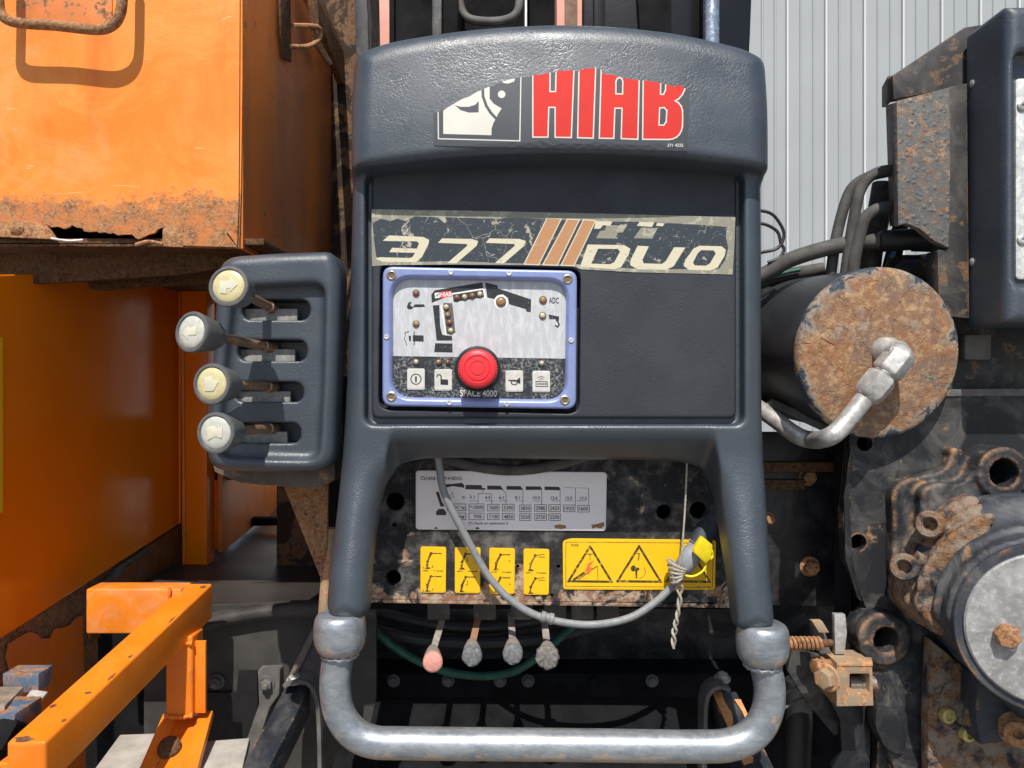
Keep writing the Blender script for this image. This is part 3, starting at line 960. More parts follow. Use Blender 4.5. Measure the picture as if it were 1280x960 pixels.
def f_console(u, w, v):
    t2 = np.clip(((u - 695) / 255.0), -1.2, 1.2) ** 2
    body = extr(sdpoly(u, v, OUT), w - (20 - 54 * sstep(560, 775, v)), 37 - 10 * sstep(600, 770, v), 27)
    rec = extr(sdpoly(u, v, REC), w + 60, 64, 3)
    mk = sstep(452, 500, u) * sstep(928, 880, u)
    body = smax(body, (v - 545) * 0.75 - (w + 16) * 0.66 - 500 * (1 - mk) ** 2, 12)
    body = smax(body, -rec, 5)
    body = np.maximum(body, -extr(sdpoly(u, v, DSP), w + 20, 52, 2))
    vis = extr(sdpoly(u, v, VT), w - (-1 + 14 * t2 + 10 * sstep(190, 30, v)), 55, 30)
    vis = smax(vis, v - (206 + 15 * t2 + 0.10 * (w + 50)), 11)
    vis = smax(vis, -(extr(sdpoly(u, v, REC), w - 50, 45, 3)), 3)
    return smin(body, vis, 9)
build_net('shell', f_console, (390, -84, 8), (995, 66, 832), 3.0, GREY, con)
PAN = PS(rrect(464, 150, 921, 523, 9), -4)
build_net('front_panel', lambda u, w, v: np.maximum(extr(sdpoly(u, v, PAN), w - 2, 6, 3.5), -extr(sdpoly(u, v, DSP), w, 40, 1)), (455, -10, 195), (930, 12, 534), 2.2, GREY2, con)
# black lining paints in the shadow behind the display cut-out
build('display_well', boxr(468, 322, 730, 524, 26, 34), GASKET_SHADE, con)

# torn sticker on the hood
ZH = lambda pts: [(530 + x / 3.657, 70 + y / 3.657) for x, y in pts]
torn = ZH([(42, 262), (60, 257), (88, 245), (118, 230), (150, 210), (176, 196), (210, 184), (240, 165), (265, 155), (300, 139), (335, 128), (362, 116), (400, 105), (445, 97), (480, 93), (500, 88), (545, 84), (570, 76), (600, 73), (622, 67), (640, 69), (668, 64), (690, 67), (707, 72), (722, 62), (738, 57), (762, 58), (790, 52), (800, 60), (818, 66), (812, 76), (830, 84), (860, 86), (880, 91), (905, 97), (922, 104), (935, 104), (965, 108), (990, 112), (1020, 113), (1060, 119), (1090, 126), (1112, 131), (1140, 139), (1165, 136), (1182, 135), (1190, 147), (1215, 155), (1210, 300), (1203, 435), (950, 428), (700, 424), (400, 418), (110, 412), (45, 408)])
Hl = [(500, -20), (500, 368), (564, 368), (568, 232), (602, 232), (602, 369), (671, 370), (686, -20), (609, -20), (604, 165), (573, 165), (574, -20)]
Il = [(713, -20), (705, 371), (771, 373), (785, -20)]
Al = [(815, -20), (804, 373), (865, 374), (870, 236), (908, 236), (904, 375), (975, 378), (984, -20)]
Bl = [(1006, -20), (1002, 378), (1118, 379), (1136, 376), (1152, 369), (1165, 357), (1174, 341), (1179, 320), (1180, 282), (1179, 250), (1173, 230), (1161, 215), (1143, 205), (1162, 194), (1178, 176), (1188, 156), (1192, 140), (1192, -20)]
Ah = [(880, 170), (880, 118), (886, 105), (894, 101), (902, 106), (906, 118), (905, 171)]
Bh = [(1077, 313), (1080, 240), (1097, 239), (1107, 250), (1104, 300), (1094, 313)]
Bs = [(1084, 172), (1088, -20), (1106, -20), (1101, 155), (1093, 172)]
outl = []
for L in (Hl, Il, Al, Bl, Ah, Bh, Bs):
    outl += [ZH(q) for q in stroke(L, 11, True)]
eleph = [(88, 250), (150, 205), (262, 150), (300, 130), (300, 195), (318, 218), (355, 240), (340, 262), (330, 283), (318, 305), (309, 330), (308, 362), (88, 356)]
lay = [([ZH(q) for q in stroke([(64, 200), (66, 378), (438, 388), (443, 90)], 5)], 2),
       ([ZH(eleph)], 2),
       ([ZH([(140, 224), (165, 232), (205, 232), (235, 222), (250, 206), (250, 258), (205, 259), (168, 248)])] + [ZH(q) for q in stroke([(268, 140), (270, 185), (285, 228), (304, 258), (328, 284)], 13)], 0),
       ([ZH(circ(355, 175, 17)), ZH([(355, 118), (375, 108), (418, 98), (412, 116), (385, 126), (366, 124)])], 2),
       (outl, 2), ([ZH(Hl), ZH(Il), ZH(Al), ZH(Bl)], 1), ([ZH(q) for L in (Ah, Bh, Bs) for q in stroke(L, 11, True)], 2), ([ZH(Ah), ZH(Bh), ZH(Bs)], 0)]
st = decal('brand_sticker', con, torn, lay, -57.0, [STK_D, STK_R, STK_C])
st['label'] = 'torn charcoal sticker with red HIAB letters and elephant emblem'
# bend the sticker onto the hood
def drape(o, f, lift=0.6):
    me = o.data
    org = FR[o.name]
    co = np.empty(len(me.vertices) * 3); me.vertices.foreach_get('co', co); co = co.reshape(-1, 3)
    u = (co[:, 0] + org.x) / K + 640; v = 480 - (co[:, 2] + org.z - CAM_Z) / K
    # march from in front along the view ray until the surface is met
    wq = np.full(u.shape, -95.0)
    cu, cv = (u - 640) / (950 + (co[:, 1] + org.y) / K), (v - 480) / (950 + (co[:, 1] + org.y) / K)
    for _ in range(60):
        d = f(640 + cu * (950 + wq), wq, 480 + cv * (950 + wq)) - lift
        wq = wq + np.clip(d, -6, 6) * 0.8
    co[:, 0] = cu * (950 + wq) * K - org.x
    co[:, 1] = wq * K - org.y
    co[:, 2] = CAM_Z - cv * (950 + wq) * K - org.z
    me.vertices.foreach_set('co', co.ravel()); me.update()
def refine(o, n=2, lim=14):
    bm = bmesh.new(); bm.from_mesh(o.data)
    for _ in range(n):
        es = [e for e in bm.edges if e.calc_length() > lim * K]
        if not es: break
        bmesh.ops.subdivide_edges(bm, edges=es, cuts=1, use_grid_fill=False)
        bmesh.ops.triangulate(bm, faces=bm.faces)
    bm.to_mesh(o.data); bm.free()
refine(st, 5, 12); drape(st, f_console, 0.7)
nm = lettering(st, [('371 4225', *ZH([(1113, 401)])[0], *ZH([(1185, 415)])[0])], -57, STK_C, 'part_number')
drape(nm, f_console, 0.9)

# model number strip
Z3 = lambda pts: [(460 + x / 2.723, 255 + y / 2.723) for x, y in pts]
so_ = Z3([(13, 18), (300, 22), (640, 29), (960, 37), (1250, 45), (1247, 140), (1241, 240), (900, 232), (725, 222), (700, 212), (560, 208), (300, 206), (60, 208), (14, 212), (12, 100)])
inner = Z3([(16, 64), (45, 50), (75, 58), (100, 50), (130, 58), (160, 42), (250, 45), (400, 49), (500, 47), (620, 52), (700, 56), (800, 60), (900, 60), (1010, 64), (1120, 70), (1222, 78), (1218, 110), (1226, 150), (1216, 190), (1195, 221), (1050, 222), (900, 220), (730, 206), (600, 204), (420, 200), (300, 194), (180, 197), (60, 192), (28, 180), (20, 120)])
def Z3s(pts, wd, closed=False): return [Z3(q) for q in stroke(pts, wd, closed)]
three = [[(50, 125), (72, 107), (188, 112), (208, 122), (206, 136), (184, 180), (165, 198), (50, 196), (25, 186), (40, 181), (140, 184), (152, 180), (160, 166), (72, 164), (82, 149), (166, 152), (174, 134), (166, 127), (66, 126)]]
def seven(x):
    return [[(x, 132), (x + 14, 117), (x + 116, 119), (x + 137, 126), (x + 132, 142), (x + 62, 202), (x + 32, 201), (x + 100, 142), (x + 98, 136)]]
D_ = [[(748, 138), (872, 140), (893, 152), (888, 170), (862, 214), (838, 222), (722, 213)]]
Dh = [[(783, 152), (850, 153), (858, 162), (838, 198), (824, 205), (760, 203)]]
U_ = [[(918, 142), (956, 144), (934, 190), (938, 202), (1000, 204), (1014, 194), (1042, 147), (1080, 148), (1040, 212), (1014, 224), (918, 222), (892, 208), (894, 190)]]
O_ = [[(1128, 142), (1204, 144), (1218, 156), (1214, 176), (1190, 216), (1166, 226), (1092, 224), (1074, 210), (1080, 190), (1108, 152)]]
Oh = [[(1134, 157), (1176, 158), (1184, 168), (1164, 202), (1150, 210), (1112, 209), (1106, 200), (1122, 168)]]
bars = [[(610, 50), (655, 52), (580, 205), (534, 203)], [(680, 53), (717, 55), (643, 207), (598, 205)], [(735, 55), (772, 58), (700, 208), (660, 207)]]
frag = [[(775, 58), (832, 60), (824, 74), (800, 72), (790, 84), (770, 84)], [(925, 61), (975, 63), (966, 78), (915, 74)]]
ofr = [[(812, 72), (880, 74), (868, 96), (850, 98), (842, 118), (776, 116), (790, 92), (806, 90)], [(930, 80), (985, 82), (968, 118), (905, 116)]]
frag2 = [[(985, 64), (1010, 66), (1003, 76), (980, 74)]]
strip = decal('model_strip', con, so_, [([inner], 1), ([Z3(q) for q in ofr], 0), ([Z3(q) for q in three + seven(238) + seven(400) + D_ + U_ + O_ + frag + frag2], 2), ([Z3(q) for q in Dh + Oh], 1), ([Z3(q) for b in bars for q in stroke(b, 7, True)], 2), ([Z3(q) for q in bars], 3)], -4.7, [STR_B, STR_N, STR_C, STR_O])
strip['label'] = 'scuffed navy strip with cream 377 HI DUO lettering and three orange bars'

# display unit
ZD = lambda x, y: (460 + x / 4.571, 320 + y / 4.571)
ZDp = lambda pts: [ZD(x, y) for x, y in pts]
BZO = PS(rpoly(ZDp([(82, 58), (1196, 82), (1190, 876), (80, 858)]), 13, 6), -10)
BZI = PS(rpoly(ZDp([(136, 124), (1136, 142), (1126, 822), (136, 806)]), 25, 8), -10)
def f_bezel(u, w, v):
    o = extr(sdpoly(u, v, BZO), w - 5, 15, 3.5)
    i = extr(sdpoly(u, v, BZI) - 3.0 * sstep(-3, -11, w), w + 20, 22, 1.5)
    return smax(o, -i, 2.5)
bz = build_net('display_unit', f_bezel, (470, -14, 326), (730, 24, 520), 1.35, BEZEL, con)
bz['label'] = 'lavender blue framed crane control display'
FW = 0.2
fo = rpoly(ZDp([(134, 122), (1138, 140), (1128, 824), (134, 808)]), 26, 8)
def zst(pts, wd, closed=False): return [ZDp(q) for q in stroke(pts, wd, closed)]
tower = [[(370, 282), (408, 280), (412, 400), (425, 450), (480, 458), (482, 484), (392, 484), (383, 400)], [(384, 498), (482, 500), (484, 552), (378, 550)]]
tower2 = [[(430, 268), (482, 270), (500, 440), (448, 448)]]
boom = [[(362, 220), (380, 196), (654, 150), (660, 196), (480, 222), (364, 268)], [(484, 222), (664, 196), (668, 234), (490, 264)]]
jib = [[(668, 150), (742, 168), (740, 184), (932, 248), (930, 322), (905, 318), (902, 304), (806, 276), (800, 240), (770, 218), (740, 225), (722, 246), (682, 238)]]
wrench = [[(222, 290), (232, 265), (252, 262), (240, 280), (256, 292), (268, 276), (320, 276), (326, 292), (262, 294), (246, 306), (228, 304)]]
hookp = [[(1032, 334), (1092, 346), (1090, 372), (1074, 374), (1072, 362), (1036, 362)]]
horn = [[(800, 712), (830, 714), (868, 696), (872, 726), (838, 722), (800, 720)]]
lock = [[(414, 698), (456, 700), (456, 738), (414, 736)]]
pic = [(zst([(208, 440), (232, 432)], 5) + zst([(214, 445), (208, 475), (222, 510)], 4) + [ZDp(r) for r in ([(232, 456), (246, 456), (246, 488), (236, 488)], [(256, 452), (318, 454), (318, 490), (256, 488)])] + zst([(264, 434), (264, 508)], 5), 3),
       ([ZDp(q) for q in tower + boom + jib + wrench + hookp], 3), (zst([(1084, 374), (1092, 392), (1084, 406), (1072, 398)], 9), 3),
       ([ZDp(q) for q in tower2], 4), (zst([(418, 284), (446, 450)], 7) + zst([(482, 216), (660, 188), (668, 236)], 8) + [ZDp(circ(760, 262, 40))], 2),
       ([ZDp([(412, 206), (478, 200), (478, 232), (412, 240)])], 5), ([ZDp([(380, 212), (408, 208), (410, 238), (384, 242)])], 2), (zst([(388, 230), (402, 216), (398, 232)], 4), 3)]
GREYF = m_plain('grey print', (0.10, 0.095, 0.085), 0.55, 0, 0.2, 200)
face = decal('faceplate', bz, fo, [([ZDp([(60, 570), (1250, 588), (1250, 900), (60, 900)])], 1)] + pic, FW, [FACE, FACEB, PRINTW, PRINT, GREYF, PRINTR])
lettering(bz, [('ADC', *ZD(1034, 236), *ZD(1090, 270), 0.2)], FW - 0.4, PRINT)
lettering(bz, [('HIAB', *ZD(414, 208), *ZD(476, 234), -1.0)], FW - 0.4, PRINTW)
lettering(bz, [('SPACE 4000', *ZD(526, 764), *ZD(736, 802), 0.6)], FW - 0.4, PRINTW)
for kx, ky, art in ((274, 704, 0), (430, 708, 1), (836, 715, 2), (990, 717, 3)):
    c = ZD(kx, ky)
    kk = build('key', prism(rrect(c[0] - 11, c[1] - 13.4, c[0] + 11, c[1] + 13.4, 2.2, 4), FW - 1.3, FW + 0.3), KEY, bz, 0.4, smooth=30)
    q = lambda pts: [ZD(kx + a, ky + b) for a, b in pts]
    P = []
    if art == 0:
        P = [q(s) for s in stroke(circ(0, 0, 29, 20), 6, True)] + [q([(-5, -17), (5, -17), (5, 17), (-5, 17)])]
    elif art == 1:
        P = [q([(-16, -4), (28, -2), (28, 30), (-16, 28)])] + [q(s) for s in stroke([(-12, -4), (-12, -20), (-20, -30), (-32, -28), (-36, -18)], 7)]
    elif art == 2:
        P = [q([(-34, -8), (-28, -8), (10, -4), (34, -22), (34, 18), (10, 4), (-28, 0), (-34, 2)])] + [q(s) for s in stroke(circ(0, 8, 17, 14, 13), 6, True)]
    else:
        P = [q(s) for s in stroke([(-30, 0), (34, 2), (34, 30), (-30, 28)], 5, True)] + [q([(-22 + 11 * i, 9), (-15 + 11 * i, 9), (-15 + 11 * i, 20), (-22 + 11 * i, 20)]) for i in range(5)] + [q(s) for s in stroke([(-18, -22), (0, -30), (18, -22)], 4)] + [q(s) for s in stroke([(-9, -12), (0, -17), (9, -12)], 4)]
    bbx = rrect(c[0] - 10, c[1] - 12, c[0] + 10, c[1] + 12, 2, 3)
    decal('key_symbol', bz, bbx, [(P, 1)], FW - 1.7, [KEY, PRINT])
def lamp(r):
    return lathe((0, 0, 0), (0, -1, 0), [(r, -1), (r, 1.0), (r * 0.92, 1.6), (r * 0.72, 1.5), (r * 0.66, 1.9), (r * 0.4, 2.7), (0, 3.0)], 18)
def lens(r):
    return lathe((0, 0, 0), (0, -1, 0), [(r * 0.8, 1.2), (r * 0.76, 1.9), (r * 0.45, 3.0), (0, 3.4)], 16)
leds = [(275, 213, LEDR, 4.6), (275, 388, LED, 4.4), (508, 238, LEDR, 4), (553, 234, LEDP, 4), (596, 228, LEDR, 4), (640, 218, LEDP, 4), (447, 292, LEDP, 4), (456, 336, LED, 4), (465, 380, LEDR, 4), (473, 426, LEDP, 4), (760, 262, LED, 6.4), (1000, 252, LED, 5.0), (998, 341, LEDP, 4.6), (275, 605, LEDP, 3.8), (405, 606, LED, 3.8), (455, 607, LEDR, 3.6), (992, 612, LEDP, 3.8)]
for x, y, mt, r in leds:
    lp = at_origin('lamp_ring', lamp(r), LEDRING, bz, S(*ZD(x, y), FW), smooth=40)
    o = at_origin('lamp_lens', lens(r), mt, bz, S(*ZD(x, y), FW - 0.1), smooth=60)
def screw_big():
    return lathe((0, 0, 0), (0, -1, 0), [(6.3, -2), (6.3, 0.6), (5.6, 1.2), (4.6, 1.8), (3.8, 1.2), (3.7, -1.2), (0, -1.4)], 24)
def screw_small():
    return lathe((0, 0, 0), (0, -1, 0), [(3.3, -2), (3.3, 0.6), (2.8, 1.2), (1.5, 1.2), (1.2, 0.2), (0, 0.2)], 16)
for fn, L in ((screw_big, [(134, 110), (1141, 132), (134, 803), (1125, 823)]), (screw_small, [(473, 93), (806, 98), (1161, 482), (793, 846), (465, 838), (106, 462)])):
    o0 = None
    for x, y in L:
        p = S(*ZD(x, y), -10.2)
        if o0 is None:
            o0 = at_origin('screw', fn(), SCREW if fn is screw_big else ALU, bz, p, smooth=40)
        else:
            spots('screw', bz, o0, [p])
for x, y in [(134, 110), (1141, 132), (134, 803), (1125, 823)]:
    at_origin('screw_socket', lathe((0, 0, 0), (0, -1, 0), [(3.6, -0.6), (3.6, 0.4), (0, 0.2)], 6, 0.4), SCREWB, bz, S(*ZD(x, y), -10.0), smooth=30)
# emergency stop
ep = S(597, 461, -38)
def mush():
    prof = [(16, 36), (16, 14), (21.8, 12), (23.0, 10), (23.3, 4), (22.7, 0.5), (21, -1.2), (16.5, -2.0), (15.6, -1.0), (14.6, -1.0), (13.9, -2.1), (9.8, -2.5), (9.1, -1.8), (8.2, -1.8), (7.6, -2.6), (0, -3.0)]
    return lathe((0, 0, 0), (0, -1, 0), [(r, -h) for r, h in prof], 56)
es_ = at_origin('stop_button', mush(), REDBTN, bz, ep, smooth=40)
es_['label'] = 'red mushroom emergency stop button'
# ribbed grip round the head
ribs = []
for k in range(44):
    a = 2 * math.pi * k / 44
    c = (ep[0] + 23.0 * math.cos(a), ep[1] + 6, ep[2] + 23.0 * math.sin(a))
    ribs.append(box(c, (1.7, 9, 1.7)))
build('grip_ribs', join(*ribs), REDBTN, bz, 0.4, smooth=30)
build('button_collar', lathe(S(597, 461, 0.4), (0, -1, 0), [(28.5, -1), (28.5, 1.6), (27, 2.6), (18, 2.8)], 48), GASKET_SHADE, bz, smooth=40)

# grab rail: a galvanised tube with a barrel collar on each grip
gr = spline([S(424, 800, -36), S(421, 830, -36), S(419, 860, -36), S(424, 890, -36), S(440, 914, -36), S(466, 927, -36), S(510, 929, -36), S(700, 931, -36), S(870, 933, -36), S(915, 930, -36), S(943, 916, -36), S(958, 892, -36), S(962, 862, -36), S(957, 832, -36), S(953, 810, -36)], 10)
def oval(vf): return vf
build('grab_rail', tube(gr, 18.6, 28), GALV, con)
for cx, cy in ((425, 768), (953, 781)):
    p = S(cx, cy, -36)
    build('rail_collar', lathe(p, (0, 0, 1), [(24, -2), (27, 0), (29.5, 4), (31, 12), (31.2, 24), (30, 34), (27, 41), (23, 45), (19.8, 47), (19.6, 52)], 40), GALV, con)
    build('weld_bead', tube([(p[0] + (20.6) * math.cos(a * math.pi / 18), p[1] + 20.6 * math.sin(a * math.pi / 18), p[2] + 48 + 1.2 * math.sin(a * 2.3)) for a in range(36)], 2.6, 8, True), GALV, con)

# ------------------------------------------------------------------ side lever box
lb = thing('lever_box', 'small grey moulded box with four slotted levers beside the console', 'lever box', S(340, 600, 20))
ZL = lambda x, y: (200 + x / 2.908, 290 + y / 2.908)
LO = PS(rpoly([ZL(*p) for p in [(205, 88), (420, 72), (625, 66), (652, 140), (640, 500), (625, 870), (400, 880), (160, 868), (165, 700), (190, 330)]], 26, 6), -26)
LI = PS(rpoly([ZL(*p) for p in [(275, 205), (600, 188), (596, 500), (578, 828), (218, 818), (240, 500)]], 18, 6), -22)
SL = [(300, 548, 245, 322), (285, 538, 392, 470), (272, 525, 545, 618), (265, 515, 692, 768)]
SLP = [PS(rrect(*ZL(a, c), *ZL(b, d), 11.5, 6), -10) for a, b, c, d in SL]
def f_lever(u, w, v):
    d = extr(sdpoly(u, v, LO), w - 2, 30, 15)
    d = smax(d, -extr(sdpoly(u, v, LI), w + 60, 46, 10), 9)
    for s in SLP:
        d = np.maximum(d, -extr(sdpoly(u, v, s), w + 10, 30, 1))
    return d
build_net('shell', f_lever, (235, -34, 300), (445, 40, 610), 2.4, GREY, lb)
build('base_bracket', prism([(262, 560), (418, 556), (419, 600), (398, 612), (300, 604), (268, 590)], 30, 70), m_paint('rusty bracket', (0.09, 0.075, 0.06), 0.45, 0.5, 0.7, 0.4), lb, 2)
for i, (a, b, c, d) in enumerate(SL):
    o = (18, 14, 26, 30)[i]
    build('slot_seal', (boxr(*ZL(a + 6, c + 34), *ZL(b - 44 - o * 0.3, d + 6), 0, 7)), SEAL, lb, 1.2)
LV = [((286, 358), (404, 275), CAPY), ((240, 415), (394, 418), CAPW), ((265, 480), (402, 562), CAPY), ((270, 541), (406, 713), CAPW)]
for (kx, ky), sp, cap in LV:
    A = Vector(S(*ZL(*sp), -2)); B = Vector(S(kx, ky, -118))
    ax = (B - A).normalized()
    h = build('lever', tube([A - ax * 10, A + ax * 8, A + ax * 9, B - ax * 30], [7.2, 7.2, 5.6, 5.4], 16), ROD, lb, smooth=40)
    build('knob', lathe(B, ax, [(8, -42), (12, -40), (17.5, -30), (21.5, -8), (22.6, -3), (22.8, 0), (22, 1.6), (19.4, 2.0), (18.2, 0.4)], 40), KNOBG, h, smooth=40)
    cp = build('cap', lathe(B, ax, [(18.4, -2), (18.2, 0.4), (17, 1.4), (12, 2.4), (6, 2.9), (0, 3.1)], 40), cap, h, smooth=50)
    xx = Vector((1, 0, 0)) - ax * ax.x; xx.normalize(); yy = ax.cross(xx)
    if yy.z < 0: yy = -yy
    arrow = {0: [(-9, -5), (2, -6), (2, -10), (11, -1), (3, 7), (3, 3), (-1, 3), (-1, 9), (-8, 8)], 1: [(-11, 1), (-2, -8), (-2, -4), (9, -6), (9, 4), (-2, 4), (-2, 9)], 2: [(-8, -7), (3, -9), (3, -4), (10, -2), (4, 8), (-7, 8), (-6, 0)], 3: [(-9, -6), (0, -8), (2, -4), (10, -6), (9, 6), (1, 4), (-8, 8)]}[LV.index(((kx, ky), sp, cap))]
    n = len(arrow)
    pts = [B + xx * a + yy * b + ax * 2.2 for a, b in arrow]
    v = [tuple(p) for p in pts] + [tuple(p + ax * 1.3) for p in pts]
    build('arrow_mark', (v, [list(range(n)), list(range(2 * n - 1, n - 1, -1))] + [(i, (i + 1) % n, n + (i + 1) % n, n + i) for i in range(n)]), CAPP, h, 0.4)
tri = thing('gusset_bracket', 'rusty triangular gusset plate under the lever box', 'bracket', S(395, 720, 90))
build('gusset_plate', slab([S(350, 590, 85), S(412, 585, 85), S(410, 700, 100), S(402, 720, 100)], 8), RUST, tri, 1)
build('hinge_tube', tube([S(413, 660, 100), S(409, 720, 100), S(405, 780, 100)], 9, 10), CLAMP, tri)
# ------------------------------------------------------------------ mounting plate with labels
mp = thing('mounting_plate', 'rusting black mounting plate with chart and yellow labels behind the console grips', 'mounting plate', S(690, 752, 110))
PW = 82
plate_o = [(428, 470), (944, 470), (944, 560), (944, 757), (905, 757), (890, 753), (740, 752), (600, 751), (455, 748), (428, 748)]
PW_HOLES = [circ(494, 627, 11.5), circ(492, 722, 9.5), circ(830, 640, 9.5), circ(873, 638, 11), circ(748, 683, 8, 14), circ(647, 708, 2.4, 8), circ(698, 708, 2.4, 8), circ(493, 656, 2.6, 8), circ(802, 676, 2, 8), circ(690, 744, 2, 8)]
build('plate', plate(plate_o, PW_HOLES, PW, PW + 9), PLATE, mp, smooth=20)
build('lower_flange', slab([S(455, 749, PW), S(935, 756, PW), S(935, 735, PW + 60), S(455, 730, PW + 60)], 5), PLATE, mp, 1)
for x in (548, 606, 652, 694, 728, 760):
    build('valve_section', boxr(x - 14, 744, x + 14, 775, PW + 52, PW + 110), m_paint('worn valve block', (0.06, 0.055, 0.05), 0.3, 0.4, 0.6, 0.4) if x == 548 else bpy.data.materials['worn valve block'], mp, 2)
build('valve_bank_backing', boxr(430, 560, 930, 762, PW + 62, PW + 160), DARK, mp, 3)  # dark box carried up behind the plate so its holes stay black
# load chart
Z4 = lambda x, y: (500 + x / 4.571, 570 + y / 4.571)
Z4p = lambda pts: [Z4(x, y) for x, y in pts]
co_ = rpoly(Z4p([(90, 83), (1182, 93), (1176, 428), (90, 420)]), 4.5, 4)
notch = [Z4p(circ(206, 416, 10, 12)), Z4p(circ(442, 418, 12, 12))]
cw = PW - 2.2
chart = build('load_chart', plate(co_, [], cw, PW + 0.5), CHART, mp, 0.3)
def cst(pts, wd, closed=False): return [Z4p(q) for q in stroke(pts, wd, closed)]
blk = [[(222, 186), (240, 162), (290, 160), (355, 153), (368, 168), (366, 182), (300, 172), (258, 182)], [(204, 206), (222, 204), (240, 262), (256, 286), (232, 290)], [(206, 338), (206, 318), (222, 302), (250, 302), (264, 320), (264, 338)],
       [(376, 165), (466, 166), (470, 182), (488, 184), (488, 194), (372, 190)], [(498, 169), (574, 170), (592, 193), (498, 192)], [(608, 171), (690, 172), (702, 194), (608, 193)], [(718, 173), (804, 174), (812, 194), (718, 194)], [(826, 174), (910, 176), (918, 196), (826, 194)]]
thin = cst([(446, 272), (446, 216), (474, 214), (474, 200)], 3) + cst([(484, 214), (522, 216), (522, 272)], 3) + cst([(590, 196), (606, 214), (606, 272)], 3)
for x in (702, 810, 915, 1002, 1078):
    thin += cst([(x, 186), (x, 280)], 3)
for x in (398, 488, 568, 660, 762, 866, 940, 1014):
    thin += cst([(x, 256), (x + 48, 257)], 2.5)
thin += cst([(940, 180), (1002, 182)], 2) + cst([(1012, 182), (1078, 184)], 2) + cst([(276, 236), (300, 208), (306, 236)], 2.5, True)
boxes = [(270, 274, 376, 312), (330, 326, 376, 364), (394, 274, 480, 314), (394, 326, 480, 364), (500, 276, 566, 314), (500, 328, 566, 364), (586, 276, 652, 314), (586, 328, 652, 364), (684, 280, 748, 318), (684, 330, 748, 368), (770, 278, 836, 316), (770, 330, 836, 368), (850, 278, 916, 316), (850, 330, 916, 368), (934, 280, 1000, 318), (1016, 282, 1082, 320)]
bst = []
for a, b, c, d in boxes:
    bst += cst([(a, b), (c, b), (c, d), (a, d)], 3.5, True)
chips = [Z4p([(880, 398), (905, 390), (945, 396), (950, 412), (920, 418), (885, 412)]), Z4p([(1092, 392), (1130, 388), (1164, 376), (1170, 398), (1150, 414), (1120, 408), (1100, 416)])]
rim = [(x * .985 + 638 * .015, y * .97 + 626 * .03) for x, y in co_]
decal('chart_print', chart, rim, [(bst + thin + [Z4p(b) for b in blk] + notch, 1), (chips, 2)], cw - 0.3, [CHART, CHARTP, RUST])
tx = [('HIAB', 148, 118, 204, 138), ('377 EP-4 HIDUO', 210, 118, 354, 138), ('m', 356, 230, 372, 244), ('3.1', 398, 226, 426, 244), ('4.3', 486, 228, 514, 246), ('6.1', 566, 229, 594, 247), ('8.1', 658, 229, 684, 247), ('10.3', 760, 230, 798, 248), ('12.6', 862, 231, 900, 249), ('15.0', 946, 232, 984, 250), ('17.3', 1028, 233, 1066, 251),
      ('ADC kg', 288, 284, 370, 306), ('kg', 338, 336, 368, 358), ("*10000", 400, 282, 476, 304), ('9300', 422, 335, 468, 356), ('7600', 508, 284, 560, 306), ('7100', 508, 336, 560, 357), ('5300', 594, 284, 646, 306), ('4850', 594, 336, 646, 358), ('3850', 690, 288, 742, 310), ('3550', 690, 338, 742, 360), ('2980', 776, 287, 830, 309), ('2720', 776, 338, 830, 360), ('2420', 856, 287, 910, 309), ('2200', 856, 338, 910, 360), ('1920', 940, 289, 994, 311), ('1600', 1022, 290, 1076, 312), ('(*) Hook on extension 2', 392, 376, 618, 396)]
lettering(chart, [(s, *Z4(a, b), *Z4(c, d)) for s, a, b, c, d in tx], cw - 0.6, CHARTP)
decal('emblem', chart, Z4p([(118, 116), (144, 116), (144, 140), (118, 140)]), [([Z4p(q) for q in stroke([(122, 136), (120, 122), (132, 118), (142, 128), (140, 137), (130, 134)], 4)], 1)], cw - 0.6, [CHART, CHARTP])
# four small yellow labels over the levers
Z5 = lambda x, y: (500 + x / 3.048, 660 + y / 3.048)
for i, (x0, y0) in enumerate([(78, 71), (209, 73), (340, 76), (471, 79)]):
    q = lambda pts: [Z5(x0 + a, y0 + b) for a, b in pts]
    lo_ = rpoly(q([(0, 0), (98, 2), (96, 176), (0, 175)]), 3, 4)
    lw = PW - 2.0
    lab = build('lever_label', plate(lo_, [], lw, PW + 0.5), YEL, mp, 0.4)
    pr = []
    for dy in (18, 106):
        tip = (40 + i * 1.5, dy + 8)
        pr += [q(s) for s in stroke([(24, dy + 62), (28, dy + 38), tip], 8 if i < 3 else 6)]
        pr += [q(s) for s in stroke([tip, (78, dy + (8 if i != 3 else 4))], 4.5 if i < 3 else 3)]
        pr += [q(circ(27, dy + 40, 6, 10)), q(circ(tip[0], tip[1], 6, 10)), q([(16, dy + 68), (20, dy + 60), (34, dy + 60), (40, dy + 68)])]
        if i == 0: pr += [q(s) for s in stroke([(12, dy + 64), (8, dy + 58)], 3)] + [q(s) for s in stroke([(44, dy + 62), (48, dy + 54)], 3)]
        if i == 1: pr += [q(s) for s in stroke([(46, dy + 20), (50, dy + 32), (44, dy + 40)], 3)]
        if i == 2: pr += [q(circ(78, dy + 32, 3, 8))]
        if i == 3: pr += [q(s) for s in stroke([(58, dy + 14), (80, dy + 14)], 3)]
    pr += [q(s) for s in stroke([(10, 92), (28, 92)], 4)] + [q(s) for s in stroke([(50, 92), (62, 92)], 3)] + [q(s) for s in stroke([(66, 93), (84, 93)], 4)]
    decal('pictogram', lab, rpoly(q([(3, 3), (94, 5), (93, 172), (3, 171)]), 2.4, 3), [(pr, 1)], lw - 0.3, [YEL, YELP])
